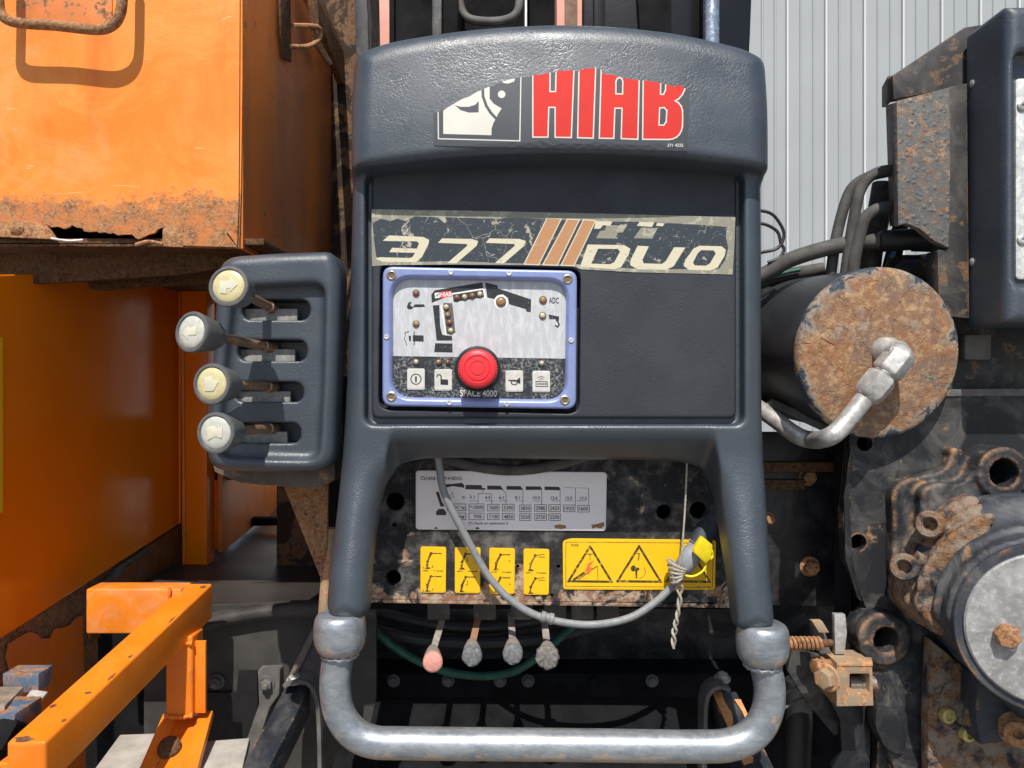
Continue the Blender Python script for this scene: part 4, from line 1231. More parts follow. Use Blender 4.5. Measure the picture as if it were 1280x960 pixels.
# long warning label with three triangles
wl_o = rpoly([Z5(*p) for p in [(620, 50), (650, 40), (1204, 46), (1200, 235), (900, 236), (622, 234)]], 4, 4)
lw = PW - 1.6
wl = build('warning_label', plate(wl_o, [], lw, PW + 0.5), YEL, mp, 0.3)
z5 = lambda pts: [Z5(*p) for p in pts]
def sd5(pts, wd, c=False): return [z5(s) for s in stroke(pts, wd, c)]
pr = sd5([(632, 54), (1194, 58), (1190, 226), (632, 222)], 2.5, True)
for tx_ in (724, 911, 1098):
    pr += sd5([(tx_, 70), (tx_ + 82, 205), (tx_ - 82, 203)], 9, True)
pr += sd5([(664, 196), (700, 172)], 9) + sd5([(680, 196), (750, 146)], 4) + sd5([(752, 146), (754, 198)], 2) + sd5([(716, 100), (732, 100)], 4) + sd5([(724, 100), (724, 122)], 3)
pr += [z5([(878, 152), (884, 144), (894, 142), (898, 150), (912, 152), (912, 160), (904, 164), (904, 192), (898, 192), (896, 164), (884, 166), (880, 160)])] + sd5([(902, 98), (912, 98), (908, 122)], 4) + sd5([(930, 150), (936, 170), (926, 186), (912, 194)], 2) + sd5([(1080, 190), (1110, 150)], 6)
orr = [z5([(728, 128), (740, 124), (722, 150), (736, 150), (716, 184), (718, 166), (702, 170), (716, 140), (708, 142)])]
decal('warning_print', wl, rpoly([Z5(*p) for p in [(624, 53), (652, 44), (1200, 50), (1196, 231), (900, 232), (626, 230)]], 3, 3), [(pr, 1), (orr, 2)], lw - 0.3, [YEL, YELP, YELO])
lettering(wl, [('HIAB', *Z5(652, 60), *Z5(680, 70)), ('346 8209', *Z5(1132, 222), *Z5(1182, 229))], lw - 0.6, YELP)
# bulkhead beside it, to the right of the console
sp = thing('side_bulkhead', 'black steel bulkhead with two bolts right of the console grip', 'bulkhead', S(1010, 756, 170))
build('plate', plate([(930, 540), (1062, 540), (1060, 752), (1040, 758), (930, 756)], [], 170, 180), BLACK, sp, 1)
build('rust_ledge', boxr(930, 578, 1042, 590, 150, 172), RUSTD, sp, 1)
build('rust_ledge', boxr(930, 600, 1006, 612, 158, 172), RUSTD, sp, 1)
for x, y, r, m_ in ((1012, 708, 11, RUSTL), (1009, 596, 10, BOLTRUST), (960, 648, 7, BOLTRUST)):
    build('bolt', hexbolt(S(x, y, 170), (0, -1, 0), r, 12, 0.1), m_, sp, 0.6, smooth=30)
build('angle_bar', slab([S(1046, 540, 120), S(1064, 540, 110), S(1062, 770, 110), S(1044, 770, 120)], 10), DARK, sp, 1)

# ------------------------------------------------------------------ lower hand levers
HL = [((556, 764), (541, 828), 13.5, PINK, 'small hand lever with bleached pink knob under the mounting plate', 1.0), ((600, 762), (590, 820), 13.5, WORN, 'grey knobbed hand lever on a rusty orange stem', 1.0), ((638, 760), (641, 818), 13.5, WORN, 'grey knobbed hand lever with smooth pale stem beside the crumbling one', 1.0), ((679, 762), (684, 822), 13.5, WORNB, 'hand lever with crumbling ragged knob hanging by the cable', 1.15)]
ORSTEM = m_paint('orange rusted stem', (0.32, 0.16, 0.085), 0.3, 0.2, 0.7, 0.4)
for i, (a, b, r, m_, lab, sc) in enumerate(HL):
    hl = thing('hand_lever', lab, 'lever', S(b[0], b[1] + 14, 60), 'hand levers under the mounting plate')
    A = Vector(S(a[0], a[1], PW + 75)); B = Vector(S(b[0], b[1] - 14, PW - 6)); C = Vector(S(b[0], b[1], PW - 60))
    A0 = Vector(S(a[0] + 1, a[1] - 30, PW + 70))
    pts = [A0, A, B]
    stm = []
    wd = 9.5
    V = []
    for p in pts:
        for du, dw in ((-wd / 2, -2.5), (wd / 2, -2.5), (wd / 2, 2.5), (-wd / 2, 2.5)):
            V.append((p.x + du, p.y + dw, p.z))
    Fq = [(3, 2, 1, 0), (8, 9, 10, 11)] + [(4 * k + j, 4 * k + (j + 1) % 4, 4 * k + 4 + (j + 1) % 4, 4 * k + 4 + j) for k in range(2) for j in range(4)]
    build('stem', (V, Fq), ORSTEM if i == 1 else STEM, hl, 0.6)
    ax = (C - B).normalized(); L = (C - B).length
    pr_ = [(4, -12), (7, -8), (8.5, 2), (11, L * 0.45), (12.6 * sc, L * 0.85), (12.8 * sc, L), (12 * sc, L + 3), (9 * sc, L + 4.4), (0, L + 5)]
    v, f = lathe(B, ax, pr_, 26)
    rg = 0.0 if i == 0 else (0.07 if i < 3 else 0.16)
    rnd = random.Random(i + 3)
    v = [tuple(Vector(p) + Vector((rnd.uniform(-1, 1), rnd.uniform(-1, 1), rnd.uniform(-1, 1))) * rg * 9 * (1 if k >= 26 * 4 else 0.2)) for k, p in enumerate(v)]
    nf = len(f)
    mi = []
    for q in f:
        h = sum((Vector(v[j]) - B).dot(ax) for j in q) / len(q)
        mi.append(1 if h < L * 0.8 else 0)
    build('knob', (v, f), [m_, STEM], hl, mi=mi, smooth=60)

# ------------------------------------------------------------------ cable, twine, hoses in the gap
cb_ = thing('grey_cable', 'grey electric cable looping down in front of the yellow labels', 'cable', S(700, 785, 55))
pth = spline([S(546, 560, 40), S(549, 582, 46), S(556, 618, 50), S(583, 672, 56), S(612, 722, 58), S(645, 755, 56), S(682, 773, 54), S(735, 781, 54), S(785, 773, 56), S(820, 752, 60), S(842, 730, 64), S(853, 712, 66)], 8)
build('sheath', tube(pth, 5.0, 14), CABLE, cb_)
build('cable_tie', lathe(S(683, 772, 54), (1, 0, 0.25), [(5, -8), (7.2, -7), (7.2, -2), (6.2, -1), (6.2, 3), (7.6, 4), (7.6, 9), (5, 10)], 14), CABLE, cb_, smooth=40)
ca, cbv = Vector(S(850, 716, 64)), Vector(S(868, 688, 62))
axc = (cbv - ca).normalized()
build('connector', lathe(ca, axc, [(6, -6), (8.5, -4), (9.5, 4), (12.5, 8), (13.5, 20), (13.5, 34), (12, 36), (12, 44), (14, 45)], 22), CONN, cb_, smooth=40)
build('plug_tail', tube(spline([S(872, 686, 66), S(882, 662, 84), S(893, 640, 92), S(906, 624, 100), S(940, 610, 108)], 6), [14] * 8 + [12] * 17, 14), m_plain('dark plug rubber', (0.035, 0.04, 0.05), 0.6), cb_)
yc = slab([S(866, 682, 46), S(875, 668, 46), S(887, 678, 49), S(885, 694, 51), S(878, 701, 51), S(864, 688, 47)], 12)
build('yellow_cap', yc, YCAP, cb_, 2.5)
build('cap_strap', tube(spline([S(884, 698, 46), S(880, 712, 44), S(868, 720, 44), S(856, 719, 46), S(846, 712, 50)], 6), 1.5, 8), YCAP, cb_)
build('cap_eye', tube([(S(886, 692, 46)[0] + 5 * math.cos(k * math.pi / 6), 42, S(886, 692, 46)[2] + 6 * math.sin(k * math.pi / 6)) for k in range(12)], 1.6, 6, True), YCAP, cb_)
tw = thing('twine', 'dirty twine knotted round the grey connector and hanging down', 'twine', S(847, 812, 46))
build('strand', tube(spline([S(859, 575, 44), S(856, 640, 44), S(852, 690, 44), S(848, 715, 46)], 6), 1.3, 8), TWINE, tw)
for ph in (0, math.pi):
    pts = []
    for k in range(90):
        t_ = k / 89
        p = S(846 + 4 * math.sin(t_ * 5), 712 + 98 * t_, 46)
        a = t_ * 22 * math.pi / 3 + 0.8 * math.sin(t_ * 9) + ph
        wdt = (2.0 + 2.2 * math.sin(t_ * 5.2 + 0.5) ** 2) * (1 - 0.45 * t_)
        pts.append((p[0] + wdt * math.cos(a), p[1] + 2.4 * math.sin(a), p[2]))
    build('strand', tube(pts, 1.7, 7), TWINE, tw)
for k in range(5):
    c = S(846, 706 + 4 * k, 52)
    build('knot', tube([(c[0] + (12 - 1.2 * k) * math.cos(a * math.pi / 8), c[1] + 15 * math.sin(a * math.pi / 8), c[2] + (6 - 3 * k) * math.cos(a * math.pi / 8)) for a in range(16)], 2.0, 7, True), TWINE, tw)
def hose(name, label, pts, r, m_, n=8, cat='hose', group=None, seg=14):
    o = build(name, tube(spline(pts, n), r, seg), m_, None)
    return tag(o, label, cat, group)
hose('green_hose', 'thin green hose sagging behind the lower hand levers', [S(430, 740, 300), S(470, 790, 300), S(520, 825, 290), S(570, 842, 285), S(620, 844, 285), S(660, 830, 290), S(720, 780, 320)], 6.5, HOSEG)
hose('black_hose', 'black hose running along the shadow above the green hose', [S(400, 765, 330), S(480, 790, 330), S(560, 802, 330), S(660, 800, 330), S(760, 780, 340)], 10, HOSEB)
hose('black_hose', 'upper black hose behind the lever stems', [S(400, 745, 350), S(500, 772, 350), S(600, 785, 350), S(720, 768, 360)], 10, HOSEB)
hose('black_hose', 'black hose bowed along the top edge of the load chart', [S(520, 560, 70), S(580, 580, 74), S(640, 588, 76), S(700, 580, 74), S(760, 560, 70)], 7, HOSE)
# ribbed rubber mat floor below the bar
fm = thing('ribbed_cover', 'black ribbed rubber cover under the grab rail', 'cover', S(660, 990, 150))
build('cover', slab([S(470, 878, 230), S(838, 878, 230), S(880, 1080, 60), S(430, 1080, 60)], 10), MAT, fm, 2)
for k in range(11):
    x = 476 + k * 35
    build('rib', slab([S(x, 880, 226), S(x + 17, 880, 226), S(660 + (x + 17 - 660) * 1.2, 1075, 56), S(660 + (x - 660) * 1.2, 1075, 56)], 6), MAT, fm, 2)

# ------------------------------------------------------------------ orange cabinet, upper left
cab = thing('orange_cabinet', 'faded orange steel cabinet with a rust eaten lower edge', 'cabinet', S(150, 310, 60))
CWD = 60
rag = [(57, 279), (64, 284), (72, 283), (80, 286), (86, 284), (90, 281), (95, 284), (103, 285), (105, 289), (112, 290), (121, 289), (124, 291), (131, 290), (136, 292), (142, 291), (147, 294), (155, 293), (165, 293), (169, 297), (173, 299), (180, 296), (186, 293), (194, 291), (198, 286), (203, 284), (206, 290), (205, 301), (180, 304), (160, 306), (120, 305), (100, 302), (80, 299), (70, 298), (66, 292)]
fo_ = [(-160, -140), (303, -140), (303, 150), (301, 250), (299, 311), (262, 310), (205, 303)] + rag[-7::-1][0:0] + [(205, 303), (120, 305.5), (70, 299), (-160, 286)]
build('front_panel', plate([(-160, -140), (303, -140), (303, 100), (301, 240), (299, 310.5), (230, 309.5), (206, 303), (140, 304.5), (100, 303), (68, 297), (-160, 284)], [rag[:-1]], CWD, CWD + 4), CABINET, cab, smooth=0)
c1, c2 = 303, 436
bk = (640 - 303) * (950 + CWD) / (640 - 436) - 950
sx = S(303, 0, CWD)[0] - 0.5
topv, botv = S(0, -140, CWD)[2], S(0, 310, CWD)[2]
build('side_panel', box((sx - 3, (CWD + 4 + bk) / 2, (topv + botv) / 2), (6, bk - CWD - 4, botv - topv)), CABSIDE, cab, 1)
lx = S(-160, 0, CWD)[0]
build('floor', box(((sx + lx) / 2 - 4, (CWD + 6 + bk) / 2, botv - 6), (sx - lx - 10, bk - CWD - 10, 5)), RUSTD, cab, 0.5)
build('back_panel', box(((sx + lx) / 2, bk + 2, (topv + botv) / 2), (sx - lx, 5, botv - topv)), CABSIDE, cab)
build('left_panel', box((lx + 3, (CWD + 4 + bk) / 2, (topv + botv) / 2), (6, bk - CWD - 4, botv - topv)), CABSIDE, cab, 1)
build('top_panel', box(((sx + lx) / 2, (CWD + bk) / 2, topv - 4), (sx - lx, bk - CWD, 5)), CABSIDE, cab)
build('corner_strip', slab([S(283, -140, CWD - 1.6), S(301, -140, CWD - 1.6), S(299, 250, CWD - 1.6), S(297, 308, CWD - 1.6), S(283, 288, CWD - 1.6), S(282, 150, CWD - 1.6)], 2), CABINET, cab, 0.5, smooth=0)
build('patch_strip', slab([S(229, 291, CWD - 2), S(281, 290, CWD - 2), S(297, 309.5, CWD - 2), S(230, 307.5, CWD - 2)], 2.4), CABINET, cab, 0.4, smooth=0)
build('patch_tab', prism(rpoly([(203, 285), (216, 283), (229, 286), (230, 309), (203, 308)], 3, 3), CWD - 4, CWD + 3), m_rust('pinkish rust', 1.25), cab, 0.8)
build('bottom_lip', prism([(-160, 272), (0, 277), (40, 277), (54, 283), (66, 295), (70, 299), (0, 296), (-160, 290)], CWD - 4, CWD + 2), bpy.data.materials['pinkish rust'], cab, 0.8)
build('rivet', lathe(S(21, 284, CWD - 4), (0, -1, 0), [(10, -1), (10, 1), (7, 3), (0, 4)], 16), bpy.data.materials['pinkish rust'], cab)
build('curled_edge', tube(spline([S(64, 298, 54), S(85, 301, 52), S(104, 300, 54)], 5), 1.6, 6), ALU, cab)
build('curled_edge', tube(spline([S(170, 306, 54), S(186, 302, 50), S(203, 305, 54)], 5), [2.6] * 11, 6), bpy.data.materials['pinkish rust'], cab)
build('handle_recess', prism(rpoly([(20, -60), (140, -60), (140, 22), (132, 36), (26, 32), (20, 22)], 4, 3), CWD - 2, CWD + 1), m_paint('patchy recess', (0.75, 0.22, 0.05), 0.55, 0.2, 0.6, 0.2, scale=60), cab, 0.6)
hd = build('handle', tube(spline([S(-2, -70, 18), S(-2, -10, 20), S(0, 14, 22), S(10, 25, 23), S(28, 29, 24), S(70, 32, 25), S(118, 37, 25), S(138, 33, 25), S(149, 20, 24), S(153, -5, 22), S(153, -70, 20)], 8), 6.6, 16), m_rust('rusty handle bar', 1.05), cab)
# straps and hinge on the side
HS = lambda px, py: S(px, py, (640 - 303) * (950 + CWD) / (640 - px) - 950)
def onside(px, py, off=4):
    p = HS(px, py); return (p[0] + off, p[1], p[2])
build('hinge_rail', slab([onside(358, -40, 10), onside(372, -40, 10), onside(437, 116, 10), onside(437, 142, 10), onside(412, 100, 10)], 14), RUST, cab, 2)
build('hinge_pin', tube([onside(428, 78, 16), onside(436, 78, 16)], 14, 10), RUSTL, cab, smooth=40)
build('latch_plate', slab([onside(345, -20, 3), onside(358, -20, 3), onside(359, 78, 3), onside(349, 72, 3), onside(345, 40, 3)], 4), RUSTD, cab, 1)
build('latch_strap', slab([onside(362, -40, 22), onside(374, -40, 22), onside(381, 50, 22), onside(392, 80, 30), onside(388, 82, 30), onside(372, 52, 22)], 5), RUSTL, cab, 1)
build('latch_hook', tube(spline([onside(356, 58, 6), onside(366, 58, 24), onside(374, 48, 34), onside(372, 34, 34), onside(360, 32, 8)], 6), 4, 8), RUSTL, cab)
build('hasp', slab([onside(427, 90, 14), onside(434, 92, 14), onside(437, 150, 14), onside(430, 130, 14)], 6), RUSTL, cab, 1)
# rusty beams under it
ub = thing('under_beam', 'rusty dark steel beam under the orange cabinet', 'beam', S(100, 355, 130))
build('flange', boxr(-160, 298, 330, 306, 68, 240), RUSTD, ub, 1)
build('web', slab([S(-160, 312, 138), S(330, 300, 138), S(330, 328, 142), S(230, 344, 142), S(100, 353, 142), S(-160, 366, 142)], 16), RUSTD, ub, 2)
build('lower_web', slab([S(115, 346, 200), S(300, 332, 200), S(300, 352, 200), S(130, 364, 200), S(117, 362, 200)], 14), RUSTD, ub, 2)

# ------------------------------------------------------------------ orange tank wall and posts
DX = 680.0
def TW(px, py, off=0.0):
    d = (DX + off + 1009 * 0.03) / ((640 - px) / 950.0 + 0.03)      # the wall turns a little towards the front
    return S(px, py, d - 950)
tank = thing('orange_tank', 'glossy orange tank wall running back under the cabinet', 'tank', TW(120, 760, 30))
build('wall_panel', slab([TW(-260, 350), TW(224, 338), TW(224, 655), TW(0, 799), TW(-260, 960)], -8), GLOSS, tank, 2, smooth=0)
build('wall_panel', slab([TW(225.5, 290, -3), TW(252, 306, -3), TW(252, 640, -3), TW(225.5, 655, -3)], -8), GLOSS, tank, 2, smooth=0)
rg_ = [TW(-260, 965, 5)]
rr_ = random.Random(5)
SILL = m_rust('crumbling sill rust', 0.8)
build('rusted_sill', slab([TW(-260, 940, 8), TW(240, 640, 8), TW(242, 730, 8), TW(150, 800, 8), TW(0, 990, 8), TW(-260, 1300, 8)], -5), SILL, tank, 0.5, smooth=0)
build('peeling_plate', slab([TW(-260, 1300, 3), TW(-260, 1010, 3), TW(-20, 880, 3), TW(6, 858, 3), TW(14, 840, 3), TW(9, 822, 3), TW(12, 804, 3), TW(30, 793, 3), TW(38, 790, 3), TW(46, 792, 3), TW(52, 798, 3), TW(64, 798, 3), TW(70, 786, 3), TW(82, 784, 3), TW(90, 780, 3), TW(97, 771, 3), TW(104, 770, 3), TW(110, 1100, 3)], -3), TORN, tank, 0.4, smooth=0)
build('peeling_plate', slab([TW(110, 736, 4), TW(132, 726, 4), TW(143, 722, 4), TW(146, 712, 4), TW(160, 708, 4), TW(180, 688, 4), TW(200, 672, 4), TW(226, 657, 4), TW(227, 722, 4), TW(150, 790, 4), TW(112, 800, 4)], -3), m_paint('brown peeled panel', (0.22, 0.075, 0.018), 0.4, 0.3, 0.5, 0.3), tank, 0.4, smooth=0)
build('white_flake', slab([TW(130, 728, 1), TW(148, 708, 1), TW(170, 694, 1), TW(186, 682, 1), TW(184, 690, 1), TW(160, 706, 1), TW(146, 724, 1)], -2), DUSTY, tank)
yl = build('yellow_decal', slab([TW(-30, 420, -4), TW(3.5, 422, -4), TW(3.5, 640, -4), TW(-30, 650, -4)], -1), YEL, tank, smooth=0)
op = thing('orange_post', 'glossy orange upright post at the end of the tank wall', 'post', S(240, 725, 570))
build('post', prism([(226, 300), (258, 300), (259, 721), (229, 721)], 560, 600), GLOSS, op, 2)
build('weld_edge', tube([S(228, 400, 559), S(229.5, 560, 559), S(230.5, 719, 559)], 4, 8), ORANGE, op)
op2 = build('orange_post', prism([(259, 300), (273, 300), (275, 706), (259, 704)], 690, 740), GLOSS, None, 2)
tag(op2, 'narrower orange upright post set back behind the first post', 'post')
bk_ = thing('rear_deck', 'dusty black deck running back between tank and crane', 'deck', S(330, 730, 330))
build('deck', slab([S(200, 752, 320), S(440, 752, 320), S(420, 620, 1400), S(340, 620, 1400), S(190, 694, 620), S(170, 752, 320)], 12), m_plain('brown black deck', (0.035, 0.029, 0.027), 0.42, 0, 0.3, 8, 0.1), bk_, 2)
build('deck_side', slab([S(272, 690, 600), S(350, 628, 1250), S(350, 590, 1250), S(272, 570, 600)], -10), TORN, bk_, 1)
build('end_panel', boxr(330, 540, 430, 640, 1400, 1420), ORANGE, bk_, 1)
build('deck_step', slab([S(300, 658, 850), S(430, 655, 850), S(430, 648, 850), S(312, 648, 850)], 30), DARK, bk_, 1)
build('inner_wall', boxr(268, 520, 470, 600, 640, 660), RUSTD, bk_, 1)

# mudguard and its bolted support
mg = thing('mudguard', 'black plastic mudguard with dusty rolled edge and bolted bracket', 'mudguard', S(320, 960, 240))
v, f = [], []
arcs = [(300, 750), (262, 749), (244, 754), (238, 762), (246, 770), (290, 772)]
for i, x in enumerate((215, 245, 280, 320, 360, 410, 470)):
    dy = 0.0009 * (400 - x) ** 2
    for (w_, y_) in arcs:
        v.append(S(x, y_ + dy, w_))
n_ = len(arcs)
for i in range(6):
    for j in range(n_ - 1):
        a = i * n_ + j
        f.append((a, a + 1, a + n_ + 1, a + n_))
build('rolled_edge', (v, f), m_plain('dusty mudguard', (0.04, 0.037, 0.034), 0.6, 0, 0.5, 25, 0.2), mg, recalc=True, smooth=180)
build('apron', plate([(180, 760), (470, 750), (470, 1010), (180, 1010)], [], 262, 272), m_plain('grey brown apron', (0.045, 0.042, 0.038), 0.75, 0, 0.3, 18, 0.2), mg)
build('bracket', prism(rpoly([(322, 837), (350, 836), (349, 868), (337, 884), (322, 930), (300, 1010), (270, 1010), (310, 920), (324, 880)], 3, 3), 244, 263), DUSTY, mg, 1)
build('gap_shade_sheet', plate([(250, 866), (296, 866), (298, 839), (321, 839), (322, 880), (316, 920), (250, 940)], [], 255, 261), GASKET_SHADE, mg)  # black sheet over the apron, painting in the shade of a notch
for x, y in ((271, 852), (334, 854)):
    build('bolt', hexbolt(S(x, y, 244 if x > 300 else 258), (0, -1, 0.1), 9.5, 8, 0.5, True, True), DUSTY, mg, 0.5, smooth=30)

# ------------------------------------------------------------------ orange step frame, lower left
fr = thing('boarding_step', 'bright orange square tube step frame with chipped corners', 'step', S(150, 960, 50))
build('top_rail', beam(S(32, 928, -150), S(249, 729, 190), 41, 52), ORANGE, fr, 4, 3)
build('front_leg', box((S(33, 0, -128)[0], -128, 1330), (39, 40, 900)), ORANGE, fr, 4, 3)
build('cross_tube', box(((S(106, 0, 160)[0] + S(225, 0, 160)[0]) / 2, 182, S(0, 765, 160)[2]), (S(225, 0, 160)[0] - S(106, 0, 160)[0], 40, 66)), m_paint('scraped orange paint', (0.80, 0.225, 0.016), 0.22, 0.5, 0.35, 0.25, dustcol=(0.6, 0.5, 0.42), scale=60), fr, 4, 3)
p0 = S(207, 0, 120)[0]; p1 = S(249, 0, 120)[0]
build('rear_leg', box((170, 142, (836 + S(0, 896, 120)[2]) / 2), (38, 40, S(0, 896, 120)[2] - 836)), ORANGE, fr, 4, 3)
build('stiffener', box((196, 134, (846 + S(0, 896, 120)[2]) / 2), (16, 6, S(0, 896, 120)[2] - 846)), ORANGE, fr, 1.5)
build('base_channel', join(slab([S(170, 970, 60), S(190, 970, 60), S(222, 898, 150), S(204, 892, 150)], 8), slab([S(190, 972, 60), S(240, 972, 60), S(248, 894, 150), S(215, 900, 150)], 4)), ORANGE, fr, 1)
build('base_channel', slab([S(222, 970, 55), S(244, 970, 55), S(266, 888, 150), S(248, 890, 150)], 10), ORANGE, fr, 1)
build('weld_scar', lathe(S(211, 934, 96), (0, -0.7, -0.7), [(16, -2), (15, 2), (9, 4), (0, 5)], 14), RUSTD, fr, smooth=60)
def bead(pts, r_=3.2):
    P_ = spline(pts, 10); q_ = random.Random(len(P_))
    build('weld_bead', tube([tuple(p) for p in P_], [r_ * q_.uniform(0.7, 1.25) for _ in P_], 8), ORANGE, fr)
bead([(150, 121, 845), (170, 120, 846), (190, 121, 845)])
bead([(150, 122, S(0, 895, 120)[2]), (170, 120, S(0, 896, 120)[2] + 1), (190, 122, S(0, 895, 120)[2])])
bead([(140, 160, S(0, 735, 160)[2]), (139, 159, S(0, 765, 160)[2]), (140, 160, S(0, 794, 160)[2])], 2.6)
RA, RB = Vector(S(32, 928, -150)), Vector(S(249, 729, 190))
SCUFF = m_rust('scuffed corner', 0.55, 0.8, 0.4)
for t0, s0, ln, wd_ in ((0.015, -6, 0.03, 24), (0.10, 16, 0.02, 6), (0.17, -14, 0.025, 8), (0.24, 10, 0.018, 9), (0.33, 17, 0.05, 4), (0.45, 14, 0.02, 5), (0.70, 17, 0.06, 3), (0.965, 12, 0.03, 12)):
    q_ = random.Random(int(t0 * 1000)); pp_ = []
    for k_ in range(9):
        a_ = 2 * math.pi * k_ / 9; rr = q_.uniform(0.6, 1.0)
        p_ = RA.lerp(RB, t0 + ln * 0.5 * rr * math.sin(a_)) + Vector((s0 + wd_ * 0.5 * rr * math.cos(a_), 0, -0.5))
        pp_.append(tuple(p_))
    build('scuff', slab(pp_, 0.9), SCUFF, fr, smooth=0)
for k, q in enumerate([[S(110, 972, 70), S(170, 972, 70), S(206, 916, 160), S(150, 918, 160)], [S(236, 972, 70), S(300, 972, 70), S(312, 922, 150), S(258, 926, 150)], [S(70, 1050, 20), S(160, 1050, 20), S(178, 976, 68), S(108, 976, 68)], [S(232, 1050, 20), S(290, 1050, 20), S(300, 976, 68), S(236, 976, 68)]]):
    o = build('step_board', slab(q, 12), BOARD, None, 2)
    tag(o, ['weathered grey board left of the orange rear leg', 'weathered grey board right of the orange rear leg', 'weathered board lying in front of the left one', 'weathered board lying in front of the right one'][k], 'board', 'grey step boards')
bl = thing('blue_clamp', 'scuffed blue steel clamp blocks against the orange frame', 'clamp', S(20, 960, -60))
build('block', boxr(3, 842, 48, 866, -20, 10), BLUEST, bl, 2)
build('block', boxr(-30, 893, 18, 925, -110, -60), BLUEST, bl, 2)
build('arm', slab([S(-40, 882, -100), S(6, 882, -100), S(30, 858, -30), S(-10, 858, -30)], 8), m_plain('brown dust', (0.26, 0.21, 0.16), 0.85, 0, 0.3, 60, 0.4), bl, 1)
build('strap', slab([S(20, 890, -60), S(40, 865, -20), S(60, 868, -20), S(48, 882, -50), S(36, 906, -70), S(20, 902, -75)], 4), ALU, bl, 1)
build('jaw', slab([S(-40, 935, -110), S(30, 897, -80), S(38, 908, -85), S(20, 940, -110), S(-40, 990, -120)], 30), DARK, bl, 2)

# black rails beside the grab rail
def rail(lab, A, B, wd, hg, strap, plate_pts, bolt, w_):
    r_ = thing('black_rail', lab, 'rail', A)
    build('tube', beam(A, B, wd, hg), RAIL, r_, 3, 2)
    build('strap', tube_flat(strap), DUSTY, r_, 1)
    build('bolt', hexbolt(bolt, (0, -0.3, -1), 9, 6, 0.2), ZINC, r_, 0.5, smooth=30)
    return r_
def tube_flat(pts):
    """bent flat bar: pts = photo points at their depths, 40 units deep"""
    P = [Vector(p) for p in spline(pts, 5)]
    v, f = [], []
    for i, p in enumerate(P):
        a = P[max(0, i - 1)]; b = P[min(len(P) - 1, i + 1)]
        t = (b - a).normalized(); nrm = Vector((t.z, 0, -t.x)).normalized()
        for s_, dw in ((-3, -5), (3, -5), (3, 32), (-3, 32)):
            v.append(tuple(p + nrm * s_ + Vector((0, dw, 0))))
    n = len(P)
    for i in range(n - 1):
        for j in range(4):
            f.append((4 * i + j, 4 * i + (j + 1) % 4, 4 * i + 4 + (j + 1) % 4, 4 * i + 4 + j))
    f += [(3, 2, 1, 0), tuple(4 * (n - 1) + j for j in range(4))]
    return v, f
lr = rail('chipped black square rail under the left grip', S(301, 995, 20), S(373, 856, 190), 37, 44, [S(355, 857, 170), S(368, 852, 170), S(384, 853, 170), S(394, 866, 170), S(399, 900, 170), S(401, 1000, 170)], None, S(368, 850, 180), 0)
build('brace', slab([S(362, 842, 195), S(372, 842, 195), S(402, 778, 230), S(397, 772, 230)], 14), m_plain('brown brace', (0.11, 0.08, 0.07), 0.6), lr, 1)
build('brace_face', slab([S(372, 842, 200), S(400, 846, 200), S(410, 790, 236), S(402, 778, 236)], 5), m_plain('dull brown steel', (0.055, 0.038, 0.038), 0.6), lr, 1)
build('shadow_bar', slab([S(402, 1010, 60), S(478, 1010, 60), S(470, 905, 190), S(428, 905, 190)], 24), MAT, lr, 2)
rl = rail('black square rail with orange chips under the right grip', S(968, 1000, 20), S(904, 864, 190), 40, 44, [S(912, 862, 165), S(900, 858, 165), S(888, 864, 165), S(882, 880, 165), S(881, 920, 165), S(880, 1000, 165)], None, S(903, 848, 190), 0)
def chip(q, m_=None): return build('paint_chip', slab(q, 1.2), m_ or CHIP, rl, smooth=0)
CHIP = m_plain('bare primer orange', (0.62, 0.27, 0.10), 0.75, 0, 0.25, 120, 0.4)
A_, B_ = Vector(S(968, 1000, 20)), Vector(S(904, 864, 190))
def onrail(t_, s_): return tuple(A_.lerp(B_, t_) + Vector((s_, 0, -1.0)))
chip([onrail(0.98, -18), onrail(0.98, -4), onrail(0.86, -6), onrail(0.76, -3), onrail(0.66, -8), onrail(0.60, -18)])
chip([onrail(0.90, 10), onrail(0.90, 19), onrail(0.64, 19), onrail(0.66, 12), onrail(0.78, 13)])
chip([onrail(0.36, -19), onrail(0.40, -10), onrail(0.34, -2), onrail(0.30, -6), onrail(0.28, -19)])
# ------------------------------------------------------------------ rusty canister with pipe
cn = thing('filter_canister', 'black cylinder canister with flaking rusty end and silver elbow pipe', 'canister', S(1100, 546, 20))
CC = Vector(S(1101, 442, 20)); CA = Vector((-0.11, 0.99, -0.07)).normalized()
RC = 109.0
build('body', lathe(CC + CA * 10, CA, [(RC, 0), (RC, 330), (RC - 12, 345), (0, 350)], 72), CANB, cn, smooth=40)
build('end_cap', lathe(CC, CA, [(0, -1.5), (RC * 0.5, -1.0), (RC - 6, 0), (RC - 1.5, 1.5), (RC + 1.0, 6), (RC + 1.2, 12), (RC, 16)], 72), CANE, cn, smooth=60)
fl_r = random.Random(11)
EX = CA.cross(Vector((0, 0, 1))).normalized(); EY = CA.cross(EX)
if EX.x < 0: EX = -EX
if EY.z < 0: EY = -EY
def onend(px, py, off=2.0):
    # photo point on the canister end
    d = Vector(S(px, py, 0)) - Vector((640, -950, 480)); o = Vector((640, -950, 480))
    t_ = (CC - CA * off - o).dot(CA) / d.dot(CA)
    return tuple(o + d * t_)
